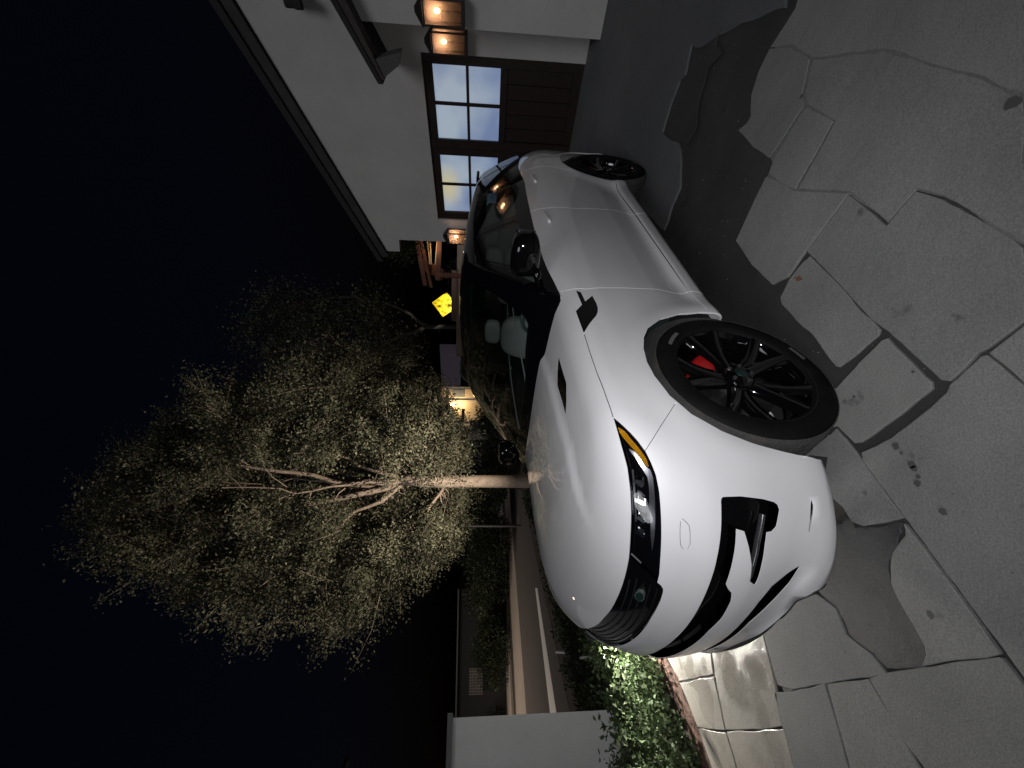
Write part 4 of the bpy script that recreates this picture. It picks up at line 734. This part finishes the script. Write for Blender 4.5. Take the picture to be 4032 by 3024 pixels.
# wall lanterns
BULB=M('glowing_bulb',(1,.8,.5),.4,emit=(1,.74,.46),es=40)
LGL=bpy.data.materials.new('seeded_lantern_glass');LGL.use_nodes=True
_nt=LGL.node_tree;_b=_nt.nodes['Principled BSDF'];_tr=_nt.nodes.new('ShaderNodeBsdfTransparent');_tr.inputs[0].default_value=(.92,.80,.70,1);_tl=_nt.nodes.new('ShaderNodeBsdfTranslucent');_tl.inputs[0].default_value=(.55,.42,.36,1)
_m1=_nt.nodes.new('ShaderNodeMixShader');_m1.inputs[0].default_value=.20;_nt.links.new(_tr.outputs[0],_m1.inputs[1]);_nt.links.new(_tl.outputs[0],_m1.inputs[2]);_nt.links.new(_m1.outputs[0],_nt.nodes['Material Output'].inputs[0])
IRON=M('black_lantern_iron',(.010,.008,.007),.55,coat=.2)
BRASS=M('copper_back_plate',(.26,.205,.175),.55,metal=.1,noise=(30,(.17,.13,.11),.4,.6))
def lantern(s,y,label,e=2.2):
    L_=empty('wall_lantern',(0,0,0),0,label=label,cat='lantern',group='lanterns on the garage wall'); L_.parent=None
    base=Vector((5.31,6.21,0)); ca,sa=math.cos(GA),math.sin(GA)
    L_.location=(base.x+ca*s-sa*y,base.y+sa*s+ca*y,1.97); L_.rotation_euler=(0,0,GA)
    w,d,h=.13,.20,.50
    box('back_plate',(-w,w,.002,.02,.0,h+.03),BRASS,L_); box('base',(-w-.012,w+.012,.015,d+.012,-.035,.012),IRON,L_,.004,1)
    for x in (-w,w):
        for yy in (.03,d): box('frame_post',(x-.011,x+.011,yy-.011,yy+.011,.012,h),IRON,L_)
    for zz in (.495,): 
        for b in ((-w-.014,w+.014,d-.01,d+.014,zz,zz+.025),(-w-.014,w+.014,.02,.034,zz,zz+.025),(-w-.014,-w+.01,.034,d-.01,zz,zz+.025),(w-.01,w+.014,.034,d-.01,zz,zz+.025)): box('top_rail',b,IRON,L_)
    mesh('roof_cap',[(-w-.03,.0,h+.025),(w+.03,.0,h+.025),(w+.03,d+.03,h+.025),(-w-.03,d+.03,h+.025),(-.03,.06,h+.135),(.03,.06,h+.135),(.03,.12,h+.135),(-.03,.12,h+.135)],[(3,2,1,0),(4,5,6,7),(0,1,5,4),(1,2,6,5),(2,3,7,6),(3,0,4,7)],IRON,L_)
    box('glass_pane',(-w+.011,w-.011,d-.003,d+.001,.012,.495),LGL,L_); 
    for x in (-w,w): box('glass_pane',(x-.002,x+.002,.041,d-.011,.012,.495),LGL,L_)
    bl_=soft('bulb',(0,.105,.335),(.026,.026,.036),BULB,L_,1,0,14); tube('candle_sleeve',[(0,.105,.02),(0,.105,.28)],.013,BRASS,L_,8)
    pt=lamp('POINT','lantern_glow',(0,.105,.40),e*.6,(1,.74,.54),.03); pt.parent=L_; return L_
lantern(-.69,.72,'lit lantern on the projecting corner wall, at the very picture edge beside the porch beam',2.0)
lantern(-.18,.0,'lit lantern close to the garage door corner, under the porch beam end',2.0)
lantern(3.30,.0,'lit lantern behind the car roof, by the far wall corner past the garage door',2.4)
# ---------------------------------------------------------------- white wall at the picture's foot
cw=Vector((-3.52,4.04,0)); wd=Vector((-.942,-.336,0)).normalized(); wn=Vector((-wd.y,wd.x,0))
if wn.dot(cw)<0: wn=-wn
def obb(name,o,ax,ay,L,Dp,z0,z1,mat,parent=None,l0=0,d0=0):
    P_=[o+ax*l0+ay*d0,o+ax*L+ay*d0,o+ax*L+ay*Dp,o+ax*l0+ay*Dp]; return prism(name,[(p.x,p.y) for p in P_],z0,z1,mat,parent)
wn=Vector((cw.x,cw.y,0)).normalized()*1.0;wn=(wn+Vector((-.12,.0,0))).normalized()
gw=obb('garden_wall',cw,wd,wn,4.5,.32,-.03,1.90,STUC2); tag(gw,'pale stucco garden wall standing behind the lit hedge','wall')
obb('wall_cap',cw,wd,wn,4.55,.36,1.90,1.955,M('grey_cap_stone',(.12,.125,.12),.8),gw,-.04,-.03)
# ---------------------------------------------------------------- leaves
def leaves(name,C,size,mat,parent,flat=.0,asp=.55,seed=1):
    r=np.random.default_rng(seed);n=len(C);C=np.asarray(C,float)
    a=r.normal(size=(n,3));a/=np.linalg.norm(a,axis=1,keepdims=True);b=r.normal(size=(n,3));b[:,2]*=(1-flat);b=np.cross(a,b);b/=np.maximum(np.linalg.norm(b,axis=1,keepdims=True),1e-6)
    s=(size*(.6+.8*r.random(n)))[:,None]; c3=np.cross(a,b)*.18
    V=np.stack([C-a*s*.5,C+b*s*asp*.5+c3*s,C+a*s*.5,C-b*s*asp*.5+c3*s],1).reshape(-1,3)
    return fastmesh(name,V,np.arange(4*n).reshape(-1,4),mat,parent)
def leafmat(name,c1,c2,c3):
    m=bpy.data.materials.new(name);m.use_nodes=True;nt=m.node_tree;b=nt.nodes['Principled BSDF'];L=nt.links
    g_=nt.nodes.new('ShaderNodeNewGeometry');r=nt.nodes.new('ShaderNodeValToRGB');r.color_ramp.elements[0].color=(*c1,1);r.color_ramp.elements[1].color=(*c3,1);e=r.color_ramp.elements.new(.55);e.color=(*c2,1)
    tcn=nt.nodes.new('ShaderNodeTexCoord');nzn=nt.nodes.new('ShaderNodeTexNoise');nzn.inputs['Scale'].default_value=1.5;nzn.inputs['Detail'].default_value=3;L.new(tcn.outputs['Object'],nzn.inputs['Vector'])
    mr=nt.nodes.new('ShaderNodeMapRange');mr.inputs[1].default_value=.36;mr.inputs[2].default_value=.64;mr.inputs[3].default_value=.45;mr.inputs[4].default_value=1.45;L.new(nzn.outputs['Fac'],mr.inputs[0])
    mm=nt.nodes.new('ShaderNodeVectorMath');mm.operation='SCALE';L.new(mr.outputs[0],mm.inputs['Scale']);L.new(r.outputs[0],mm.inputs[0])
    L.new(g_.outputs['Random Per Island'],r.inputs[0]);L.new(mm.outputs[0],b.inputs['Base Color']);b.inputs['Roughness'].default_value=.6;b.inputs['Specular IOR Level'].default_value=.25
    tl=nt.nodes.new('ShaderNodeBsdfTranslucent');L.new(r.outputs[0],tl.inputs[0]);mx=nt.nodes.new('ShaderNodeMixShader');mx.inputs[0].default_value=.25;L.new(b.outputs[0],mx.inputs[1]);L.new(tl.outputs[0],mx.inputs[2]);L.new(mx.outputs[0],nt.nodes['Material Output'].inputs[0]);return m
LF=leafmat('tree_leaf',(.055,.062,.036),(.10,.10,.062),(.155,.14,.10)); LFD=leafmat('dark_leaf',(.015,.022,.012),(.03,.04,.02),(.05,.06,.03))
LFH=leafmat('hedge_leaf',(.05,.08,.03),(.09,.135,.06),(.20,.24,.14)); BARK=M('pale_bark',(.30,.235,.185),.9,noise=(7,(.20,.15,.12),.4,.65),bump=(26,1.0)); BARKD=M('dark_bark',(.09,.075,.06),.9)
# main tree
TREE=empty('oak_tree',(-2.40,9.4,0),0,label='tall pale-barked tree with a warm lit crown behind the bonnet',cat='tree')
R=np.random.default_rng(5)
def limb(a,b,n=7,wob=.12,sag=0.):
    a=np.array(a,float);b=np.array(b,float);t=np.linspace(0,1,n)[:,None];L_=np.linalg.norm(b-a);w=R.normal(size=(n,3))*wob*L_/n;w=np.cumsum(w,0);w-=t*w[-1]
    p=a+(b-a)*t+w;p[:,2]+=sag*np.sin(np.pi*t[:,0])*L_;return p
trunk=[(.02,0,-.05),(0,0,.3),(-.01,0,1.0),(.0,0,1.8),(-.0,0,2.5),(.02,.02,3.0),(.06,0,3.6)]
tube('trunk',trunk,[.215,.175,.155,.15,.155,.165,.14],BARK,TREE,16)
limbs=[]
mains=[[(.05,0,3.4),(.0,-.1,4.6),(.25,-.1,6.0),(.4,.0,7.4),(.3,.1,8.8)],[(.02,0,3.2),(-.25,.05,4.3),(-.55,.1,5.8),(-.8,0,7.2),(-1.0,.1,8.8)],[(.04,0,3.5),(.35,.1,4.6),(.75,.3,5.8),(1.5,.5,7.6)],[(0,0,3.0),(-.2,.25,4.2),(-.1,.6,6.0),(-.2,.8,8.2)],[(.06,0,2.55),(.30,-.2,3.0),(.75,-.5,3.7),(1.5,-.5,4.7),(2.4,-.4,5.6)],[(-.05,0,2.5),(-.6,-.1,2.9),(-1.4,-.3,3.3),(-2.4,-.2,4.2)],[(-.1,.0,3.6),(-.9,-.1,4.9),(-2.0,.1,6.2),(-2.8,.2,7.6)],[(.0,-.05,3.3),(.1,-.35,4.4),(-.1,-.6,5.8),(.1,-.8,7.2)]]
rad0=[.07,.085,.045,.05,.04,.04,.045,.035]
sk=[];bV=[];bF=[]
def addt(V,Fc):
    o=len(bV);bV.extend(V);bF.extend([tuple(o+i for i in f) for f in Fc])
for m_,r0 in zip(mains,rad0):
    P_=[m_[0]]
    for a,b in zip(m_[:-1],m_[1:]): P_+=[tuple(p) for p in limb(a,b,5,.15)[1:]]
    rr=[max(.012,r0*(1-.85*i/len(P_))) for i in range(len(P_))]
    V,Fc=tube_data(P_,rr,8);addt(V,Fc);sk+=[(np.array(p),r) for p,r in zip(P_,rr)]
SKP=np.array([p for p,_ in sk]);SKR=np.array([r for _,r in sk])
env_z=[2.0,2.6,3.2,5.0,6.6,8.2,9.6,10.8];env_a=[.7,2.3,2.8,3.3,3.0,2.3,1.2,.1];env_b=[-1,-2.4,-2.9,-3.8,-3.6,-3.0,-2.2,-1.2]
LC=[];cl=0
for _ in range(520):
    z=2.1+8.6*R.random()**1.1; xm=np.interp(z,env_z,env_b);xp=np.interp(z,env_z,env_a); rad=(xp-xm)/2
    th=R.uniform(0,2*math.pi);q_=R.uniform(.25,1)**.55; c=np.array([(xm+xp)/2+rad*q_*math.cos(th),rad*.62*q_*math.sin(th)+.5,z])
    # open centre low down so that limbs show
    if abs(c[0]+.1)<.95*min(1,(9.5-c[2])/4) and c[1]<.5 and c[2]<8.5: 
        if R.random()<.85: continue
    if c[2]<3.0 and abs(c[0])<.5: continue
    dd=np.linalg.norm(SKP-(c-[0,0,.5]),axis=1)+.0*SKR;j=dd.argmin(); a=SKP[j]
    p=limb(a,c,7,.28,.06);V,Fc=tube_data([tuple(x) for x in p],[max(.004,min(SKR[j]*.6,.035)*(1-.85*i/6)) for i in range(7)],5);addt(V,Fc)
    for k_ in range(5):
        s0=p[3+(k_%4)];e=s0+R.normal(size=3)*np.array([.38,.38,.30]);V,Fc=tube_data([tuple(s0),tuple((s0+e)/2+R.normal(size=3)*.05),tuple(e)],[.007,.005,.003],4);addt(V,Fc)
        nn=int(R.integers(120,230));t=R.random(nn)[:,None];LC.append(s0+(e-s0)*t+R.normal(size=(nn,3))*np.array([.14,.14,.13])-np.array([0,0,.08])*R.random((nn,1)))
tube_br=mesh('branches',bV,bF,BARK,TREE,smooth=True)
LC=np.vstack(LC);leaves('crown',LC,.064,LF,TREE,seed=3)
# spot that washes the tree
UP=empty('garden_spotlight',(-1.75,5.5,0),0,label='small black garden spotlight aimed up at the lit tree',cat='spotlight')
tube('stake',[(0,0,-.05),(0,0,.18)],.012,MATTE,UP,8); tube('lamp_body',[(-.01,-.04,.17),(-.03,.10,.24)],[.035,.05],MATTE,UP,16,False)
sp=lamp('SPOT','tree_uplight',(-.03,.12,.25),2400,(1,.88,.72),.03,spot_size=math.radians(84),spot_blend=1.0); sp.parent=UP
sp.rotation_euler=(Vector((-2.7,9.4,4.9))-Vector((-1.78,5.62,.25))).to_track_quat('-Z','Y').to_euler()
# ---------------------------------------------------------------- hedges and ground cover
hd_=tag(empty('placeholder_tmp'),None); bpy.data.objects.remove(hd_)
def cover(name,poly,n,hmin,hmax,size,mat,seed,label=None,cat=None,kind=None,cl=.16,parent=None):
    r=np.random.default_rng(seed);poly=np.array(poly);lo=poly.min(0);hi=poly.max(0);ncl=max(20,n//90)
    c=[]
    while len(c)<ncl:
        p=lo+(hi-lo)*r.random((ncl,2));p=p[inpoly(p,poly)];c+=list(p)
    c=np.array(c[:ncl]);h=r.uniform(hmin,hmax,ncl);id_=r.integers(0,ncl,n)
    d=r.normal(size=(n,3));d/=np.linalg.norm(d,axis=1,keepdims=True);d[:,2]=np.abs(d[:,2]);rr=(r.random(n)**.35)[:,None]
    P_=np.concatenate([c[id_],np.zeros((n,1))],1)+d*rr*np.stack([np.full(n,cl)*1.3,np.full(n,cl)*1.3,h[id_]],1)
    o=leaves(name,P_,size,mat,parent,seed=seed)
    if label: tag(o,label,cat)
    if kind: tag(o,kind=kind)
    return o
cover('hedge',[(-2.55,3.35),(-2.62,3.0),(-2.85,2.55),(-3.6,1.25),(-5.5,2.2),(-3.9,3.75),(-3.45,4.1),(-3.2,4.9),(-2.6,4.6)],26000,.22,.50,.050,LFH,21,'leafy green hedge brightly lit beside the pale walkway','hedge')
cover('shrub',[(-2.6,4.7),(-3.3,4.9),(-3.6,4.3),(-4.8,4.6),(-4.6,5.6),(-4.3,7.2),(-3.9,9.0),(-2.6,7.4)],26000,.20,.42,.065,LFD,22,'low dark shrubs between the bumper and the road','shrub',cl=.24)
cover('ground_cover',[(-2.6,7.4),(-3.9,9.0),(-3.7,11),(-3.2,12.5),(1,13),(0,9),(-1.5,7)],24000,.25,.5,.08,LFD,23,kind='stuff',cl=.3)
# path light hidden beyond the bumper
PL=empty('path_light',(-2.48,3.78,0),0,label='low path light glowing over the hedge beside the bumper',cat='path light')
tube('stem',[(0,0,-.03),(0,0,.50)],.011,MATTE,PL,8); lathe('shade',[(.004,.58),(.03,.57),(.10,.52),(.10,.515)],MATTE,PL,24,'z')
soft('bulb',(0,0,.505),(.018,.018,.016),BULB,PL,1,0,10); pl=lamp('SPOT','path_glow',(0,0,.50),950,(1,.95,.86),.02,spot_size=math.radians(150),spot_blend=.5);pl.parent=PL;pl.rotation_euler=Vector((.10,-.75,-.42)).to_track_quat('-Z','Y').to_euler()
pv=tube('marker_stake',[(-3.33,4.62,-.03),(-3.37,4.62,.40)],.014,M('white_pvc',(.75,.75,.74),.5),None,10); tag(pv,'white plastic stake standing in the bright hedge','stake')
pv=tube('sprinkler_riser',[(-4.75,6.65,0),(-4.72,6.65,.30)],.022,M('white_plastic',(.55,.55,.54),.5),None,8); tag(pv,'short white plastic riser among the dark shrubs','sprinkler')

# street lamp outside the picture's foot: lights the road
STL=empty('street_lamp',(-15.5,13.5,0),0,label='street lamp past the garden wall that lights the road',cat='street lamp')
tube('post',[(0,0,0),(0,0,6.2),(.3,.4,6.6),(.9,1.1,6.7)],[.09,.06,.05,.045],MATTE,STL,10); box('lamp_head',(.8,1.2,1.0,1.5,6.60,6.72),MATTE,STL,.02)
stl=lamp('SPOT','street_glow',(1.0,1.25,6.55),1500,(1,.80,.62),.12,spot_size=math.radians(150),spot_blend=.6);stl.parent=STL
# ---------------------------------------------------------------- beyond the driveway
BEIGE=M('beige_render',(.62,.52,.42),.9,noise=(2,(.52,.43,.34),.35,.65))
PINKW=M('pinkish_render',(.45,.30,.25),.9,noise=(2,(.38,.25,.21),.35,.65))
nw=tag(prism('boundary_wall',[(1.0,14.0),(5.6,14.0),(5.6,14.25),(1.0,14.25)],0,2.66,BEIGE),'long beige boundary wall behind the car roof','wall')
prism('wall_coping',[(2.3,13.93),(4.1,13.93),(4.1,14.3),(2.3,14.3)],2.66,2.84,PINKW,nw)
# pergola with lit battens past the garage corner
PERG=empty('pergola',(0,0,0),0,label='wooden pergola with lit battens between garage corner and yellow sign',cat='pergola')
WR=M('reddish_timber',(.16,.065,.045),.7,noise=(6,(.11,.04,.03),.4,.6)); WL=M('pale_timber',(.5,.36,.22),.7)
def beam(name,a,b,w,h,mat,parent):
    a=Vector(a);b=Vector(b);d=(b-a).normalized();s=d.cross(Vector((0,0,1)))
    if s.length<.1:s=Vector((1,0,0))
    s.normalize();u=s.cross(d);V=[p+s*(w*i)+u*(h*j) for p in (a,b) for i,j in ((-.5,-.5),(.5,-.5),(.5,.5),(-.5,.5))]
    return mesh(name,V,[(3,2,1,0),(4,5,6,7),(0,1,5,4),(1,2,6,5),(2,3,7,6),(3,0,4,7)],mat,parent)
beam('rafter',(4.55,11.5,3.74),(2.9,11.5,3.40),.10,.12,WR,PERG);beam('rafter',(4.6,11.55,3.62),(2.95,11.9,3.28),.10,.09,WR,PERG)
beam('rafter',(4.6,11.5,2.98),(3.1,11.6,3.05),.10,.14,WR,PERG);beam('post',(3.25,11.6,0),(3.25,11.6,3.0),.12,.12,WR,PERG)
for i,(z0,z1) in enumerate(((3.42,3.30),(3.32,3.26),(3.08,3.14))): beam('batten',(4.6,11.7,z0),(3.6,11.7,z1),.03,.035,WL,PERG)
beam('plank',(3.7,12.0,3.6),(3.35,12.0,2.9),.2,.3,WR,PERG)
pg=lamp('POINT','pergola_glow',(4.1,11.3,3.2),7,(1,.72,.4),.05);pg.parent=PERG
# yellow warning sign
SGN=empty('warning_sign',(3.47,17.0,0),0,label='yellow diamond warning sign reading limited sight distance',cat='sign')
YEL=M('yellow_sign_sheeting',(.95,.72,.01),.4); SB=M('sign_black_print',(.03,.03,.01),.5)
SR=Matrix.Rotation(math.radians(8),4,'Y')
def dia(name,r,y,mat,par,inner=None):
    pts=[SR@Vector(p) for p in ((0,0,r),(r,0,0),(0,0,-r),(-r,0,0))]; z=Vector((0,0,3.40))
    if inner is None:
        V=[p+z+Vector((0,y+t,0)) for t in (0,.012) for p in pts]; return mesh(name,V,[(0,1,2,3),(7,6,5,4),(0,4,5,1),(1,5,6,2),(2,6,7,3),(3,7,4,0)],mat,par)
    p2=[p*inner for p in pts]; V=[p+z+Vector((0,y,0)) for p in pts+p2]; return mesh(name,V,[(i,(i+1)%4,4+(i+1)%4,4+i) for i in range(4)],mat,par)
pl_=dia('sign_plate',.56,0,YEL,SGN); dia('sign_border',.525,-.003,SB,pl_,.972)
tube('sign_post',[(0,.04,0),(0,.04,3.6)],.03,M('galvanised_post',(.2,.2,.2),.5,metal=.6),SGN,8)
for t_,z_,s_ in (('LIMITED',3.47,.135),('SIGHT',3.33,.135),('DISTANCE',3.19,.125)):
    cu=bpy.data.curves.new('txt','FONT');cu.body=t_;cu.size=s_*.9;cu.align_x='CENTER';cu.offset=.0;tmp=bpy.data.objects.new('txt',cu);COL.objects.link(tmp)
    dg=bpy.context.evaluated_depsgraph_get();me=bpy.data.meshes.new_from_object(tmp.evaluated_get(dg));bpy.data.objects.remove(tmp)
    me.materials.append(SB);o=bpy.data.objects.new('sign_lettering',me);COL.objects.link(o);o.parent=pl_;o.rotation_euler=(math.radians(90),math.radians(-8)*0,0);o.location=(0,-.006,z_)
sl=lamp('SPOT','added_sign_light',(3.47,14.75,2.35),620,(1,.93,.75),.04,aim=(3.47,17,3.42),spot_size=math.radians(25),spot_blend=.4)  # added spot that stands in for the sheeting's bounced-back glow
sf=tube('added_sign_flood',[(3.47,14.6,2.22),(3.47,14.74,2.34)],[.05,.06],MATTE,None,12,False);tag(sf,'small floodlight added out of sight behind the boundary wall to light the sign','floodlight')  # unseen housing added for the extra spot on the sign
# house with lit porch
HS=empty('porch_house',(0,0,0),0,label='low house with purple-grey roof and a glowing porch lamp behind the tree',cat='house')
RF=M('purple_grey_roof',(.16,.13,.17),.85); CREAM=M('cream_wall',(.62,.50,.36),.85)
mesh('roof',[(2.6,25.7,3.45),(2.6,29,4.75),(-.25,29,4.75),(-.25,25.7,3.45),(2.6,25.7,3.30),(-.25,25.7,3.30)],[(0,3,2,1),(0,4,5,3)],RF,HS)
mesh('roof',[(2.6,25.6,4.62),(-.15,25.6,4.45),(-.15,25.6,3.2),(2.6,25.6,3.2)],[(0,1,2,3)],RF,HS)
box('wall',(-3.0,-.25,26.8,27.0,0,4.6),CREAM,HS); box('porch_beam',(-3.0,-.20,25.5,25.7,3.95,4.15),CREAM,HS)
for x in (-.32,-1.05,-2.6): box('porch_post',(x-.06,x+.06,25.5,25.62,0,3.95),M('white_porch_post',(.7,.66,.6),.6),HS)
box('window',(-.95,-.45,26.76,26.8,3.0,3.8),M('blue_grey_window',(.2,.22,.26),.3),HS)
soft('porch_lamp',(-1.45,26.3,3.72),(.16,.16,.20),M('porch_globe',(1,.8,.5),.5,emit=(1,.72,.33),es=9),HS,1,0,12)
hl_=lamp('POINT','porch_glow',(-1.45,26.2,3.3),60,(1,.72,.36),.1);hl_.parent=HS
# palm in front of it
PAL=empty('palm',(.9,22,0),0,label='small palm with drooping fronds beside the porch house roof',cat='palm')
tube('trunk',[(0,0,0),(.03,0,1.5),(0,0,2.9)],[.12,.09,.08],BARKD,PAL,8); R2=np.random.default_rng(8)
for k_ in range(13):
    a=R2.uniform(0,6.28);L_=R2.uniform(.9,1.3);P_=[(math.cos(a)*L_*t,math.sin(a)*L_*t,2.9+.9*t-1.5*t*t) for t in np.linspace(0,1,7)]
    V=[];Fc=[]
    for i in range(6):
        p=Vector(P_[i]);q2=Vector(P_[i+1]);sd=(q2-p).cross(Vector((0,0,1))).normalized()
        for sg in (1,-1):
            for t in (0,.5):
                b0=len(V);m_=p.lerp(q2,t);V+=[m_,m_+sd*sg*.22+Vector((0,0,-.14))+(q2-p)*.5,m_+(q2-p)*.3];Fc.append((b0,b0+1,b0+2))
    mesh('frond',V,Fc,LF,PAL)
# rear darker tree right of the main one
T2=empty('spreading_tree',(2.9,19.0,0),0,label='dim spreading tree with leaning limbs between main tree and garage gable',cat='tree')
bV=[];bF=[]
m2=[[(0,0,0),(.0,0,1.5),(-.1,0,3.0),(-.6,0,4.2),(-1.1,.1,5.4),(-1.4,.2,7)],[(-.1,0,2.8),(.5,-.1,3.9),(.8,-.1,5.2),(.6,0,7.0)],[(-.3,0,3.6),(-1.2,-.3,4.2),(-1.9,-.3,5.0)]]
sk=[]
for m_,r0 in zip(m2,(.10,.06,.04)):
    P_=[m_[0]]
    for a,b in zip(m_[:-1],m_[1:]): P_+=[tuple(p) for p in limb(a,b,4,.12)[1:]]
    rr=[max(.015,r0*(1-.8*i/len(P_))) for i in range(len(P_))];V,Fc=tube_data(P_,rr,7);addt(V,Fc);sk+=[(np.array(p),r) for p,r in zip(P_,rr)]
SKP=np.array([p for p,_ in sk]);LC=[]
for _ in range(110):
    z=R.uniform(3.2,8.8);rr_=np.interp(z,[3,4.5,7,9],[1.4,2.2,1.8,.6]);th=R.uniform(0,6.28);q_=R.random()**.5;c=np.array([-.2+rr_*q_*math.cos(th),rr_*q_*math.sin(th)+.4,z]);j=np.linalg.norm(SKP-c,axis=1).argmin()
    if c[0]>.9 and c[2]>4.6: continue
    if c[0]>-.3 and c[2]<4.3: continue
    p=limb(SKP[j],c,6,.25);V,Fc=tube_data([tuple(x) for x in p],[.02,.016,.012,.009,.006,.004],4);addt(V,Fc)
    nn=170;LC.append(c+R.normal(size=(nn,3))*np.array([.34,.34,.26]))
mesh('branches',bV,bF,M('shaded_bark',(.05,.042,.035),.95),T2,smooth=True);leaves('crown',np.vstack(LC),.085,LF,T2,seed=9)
T2.scale=(1.5,1.5,1.5)
# neighbour's dark frontage between palm and hedge
NB=empty('neighbour_house',(0,0,0),0,label='dim grey neighbour house front with tall panels left of the trunk',cat='house')
GP=M('grey_panel',(.12,.115,.11),.8);GD=M('dark_panel',(.035,.034,.033),.8);GL=M('light_panel',(.17,.16,.145),.8)
for i,(a,b,z0,z1,m_) in enumerate(((-2.3,-3.0,1.15,2.5,GD),(-3.0,-3.6,1.06,2.8,GP),(-3.62,-4.05,1.0,2.85,GD),(-4.1,-4.75,1.0,2.7,GP),(-4.78,-5.2,1.05,2.6,GL),(-5.25,-5.9,1.2,2.0,M('oxblood_panel',(.05,.02,.018),.7)))):
    box('front_panel',(b,a,24+.1*(i%2),24.2,.0,z1),m_,NB)
box('eave',(-6,-1.6,23.8,24.4,2.85,3.0),GD,NB); box('small_white_light',(-3.95,-3.78,23.9,23.94,2.3,2.36),M('white_light_glow',(.6,.7,.6),.5,emit=(.6,.75,.6),es=.7),NB)  # the small glowing box is a white light on the house front
FG=empty('far_garage',(0,0,0),0,label='far grey garage door between white posts across the street',cat='garage')
box('door',(-18.6,-17.0,29.6,29.8,.1,2.3),M('far_garage_door',(.14,.13,.125),.7),FG); box('post',(-19.05,-18.7,29.4,29.8,.1,2.35),M('white_far_post',(.42,.39,.36),.7),FG);box('fascia',(-19.2,-16.8,29.3,29.8,2.35,2.6),GL,FG);box('roof',(-21,-15.5,29.2,32,2.62,2.8),GD,FG)
for i in range(3): box('door_rail',(-18.6,-17.0,29.56,29.6,.60+.5*i,.63+.5*i),GD,FG)
FN=empty('lattice_fence',(0,0,0),0,label='pale lattice screen across the street near the garden wall',cat='fence')
LT=M('pale_lattice',(.16,.145,.125),.8)
for i in range(7): box('slat',(-17.9,-16.4,21.98,22.0,1.55+.11*i,1.585+.11*i),LT,FN)
for i in range(10): box('upright',(-17.9+.165*i,-17.87+.165*i,22.0,22.03,1.5,2.3),LT,FN)
LB=tag(prism('long_building',[(-26,21.5),(-12.6,23.5),(-12.6,27),(-26,27)],0,3.0,M('dark_far_wall',(.018,.017,.018),.9)),'long unlit building with a pale eave across the street','building')
prism('eave',[(-26,21.3),(-12.5,23.3),(-12.5,23.6),(-26,21.7)],3.0,3.08,M('pale_eave',(.11,.11,.105),.8),LB)
po=tag(tube('street_pole',[(-5.98,16,0),(-5.94,16,2.35)],.05,M('pale_pole',(.22,.21,.19),.7),None,8),'thin pale pole in the dark hedge across the road','pole')
r3=np.random.default_rng(31)
def bush(x,y,w,h,n,label,mat=LFD,seed=1,size=.12,z0=0):
    r=np.random.default_rng(seed);d=r.normal(size=(n,3));d/=np.linalg.norm(d,axis=1,keepdims=True);c=r.normal(size=(14,3))*np.array([w*.3,w*.25,h*.16])
    P_=c[r.integers(0,14,n)]+d*(r.random(n)**.4)[:,None]*np.array([w*.28,w*.25,h*.28])+np.array([0,0,h*.5+z0]); o=leaves('bush',P_,size,mat,None,seed=seed);o.location=(x,y,0);tag(o,label,'bush');return o
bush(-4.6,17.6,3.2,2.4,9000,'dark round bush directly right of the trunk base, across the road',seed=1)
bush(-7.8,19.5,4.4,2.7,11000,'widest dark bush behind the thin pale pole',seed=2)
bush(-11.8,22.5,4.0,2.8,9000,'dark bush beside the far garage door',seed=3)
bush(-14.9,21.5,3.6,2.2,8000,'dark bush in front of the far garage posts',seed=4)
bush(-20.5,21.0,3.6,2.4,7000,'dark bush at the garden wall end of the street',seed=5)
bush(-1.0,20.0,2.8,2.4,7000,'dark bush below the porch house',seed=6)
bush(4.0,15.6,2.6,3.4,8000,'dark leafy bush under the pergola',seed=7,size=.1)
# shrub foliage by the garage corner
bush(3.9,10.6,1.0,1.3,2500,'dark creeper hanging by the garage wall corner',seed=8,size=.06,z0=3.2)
# fallen leaf on the slabs
lfo=mesh('fallen_leaf',[(0,0,.006),(.022,.014,.012),(.055,.004,.008),(.022,-.012,.010)],[(0,1,2,3)],M('dry_leaf',(.16,.08,.04),.7),None); lfo.location=(*gpx(3165,1100),.0);lfo.rotation_euler=(0,0,1.1);tag(lfo,'small dry brown leaf lying on a driveway stone','leaf')
OIL=M('dark_oil_spot',(.075,.075,.075),.6)
sp_=[((3345,2075),.030),((3532,1756),.014),((3555,1783),.007),((3595,1828),.014),((3605,1845),.012),((3622,1877),.008),((3618,1903),.012),((3718,2015),.013),((3368,1562),.007),((3600,1464),.006),((3670,2420),.013),((3995,405),.020),((3160,380),.011)]
for i,((x,y),r_) in enumerate(sp_):
    g0=gpx(x,y);rr=random.Random(i);pts=[(g0[0]+r_*(1+.25*rr.uniform(-1,1))*math.cos(t*.524),g0[1]+r_*(1+.25*rr.uniform(-1,1))*math.sin(t*.524)) for t in range(12)]
    mesh('oil_spot',[(*p,.0065) for p in pts],[tuple(range(12))],OIL,drive)

# grit and crumbs lying on the paving
rg=np.random.default_rng(77);V=[];Fc=[]
for i in range(900):
    a=rg.uniform(-.9,1.1);d=rg.uniform(.6,5.5);x=math.sin(a)*d;y=math.cos(a)*d;r_=rg.uniform(.0012,.0035);b0=len(V);t0=rg.uniform(0,6.28)
    z0=.004
    for k_ in range(4): V.append((x+r_*math.cos(t0+k_*1.57)*rg.uniform(.6,1.3),y+r_*math.sin(t0+k_*1.57)*rg.uniform(.6,1.3),z0-.004))
    V.append((x,y,z0+r_*.8)); Fc+=[(b0,b0+1,b0+4),(b0+1,b0+2,b0+4),(b0+2,b0+3,b0+4),(b0+3,b0,b0+4)]
tag(mesh('grit',V,Fc,M('pale_grit',(.20,.19,.17),.9),None),kind='stuff')
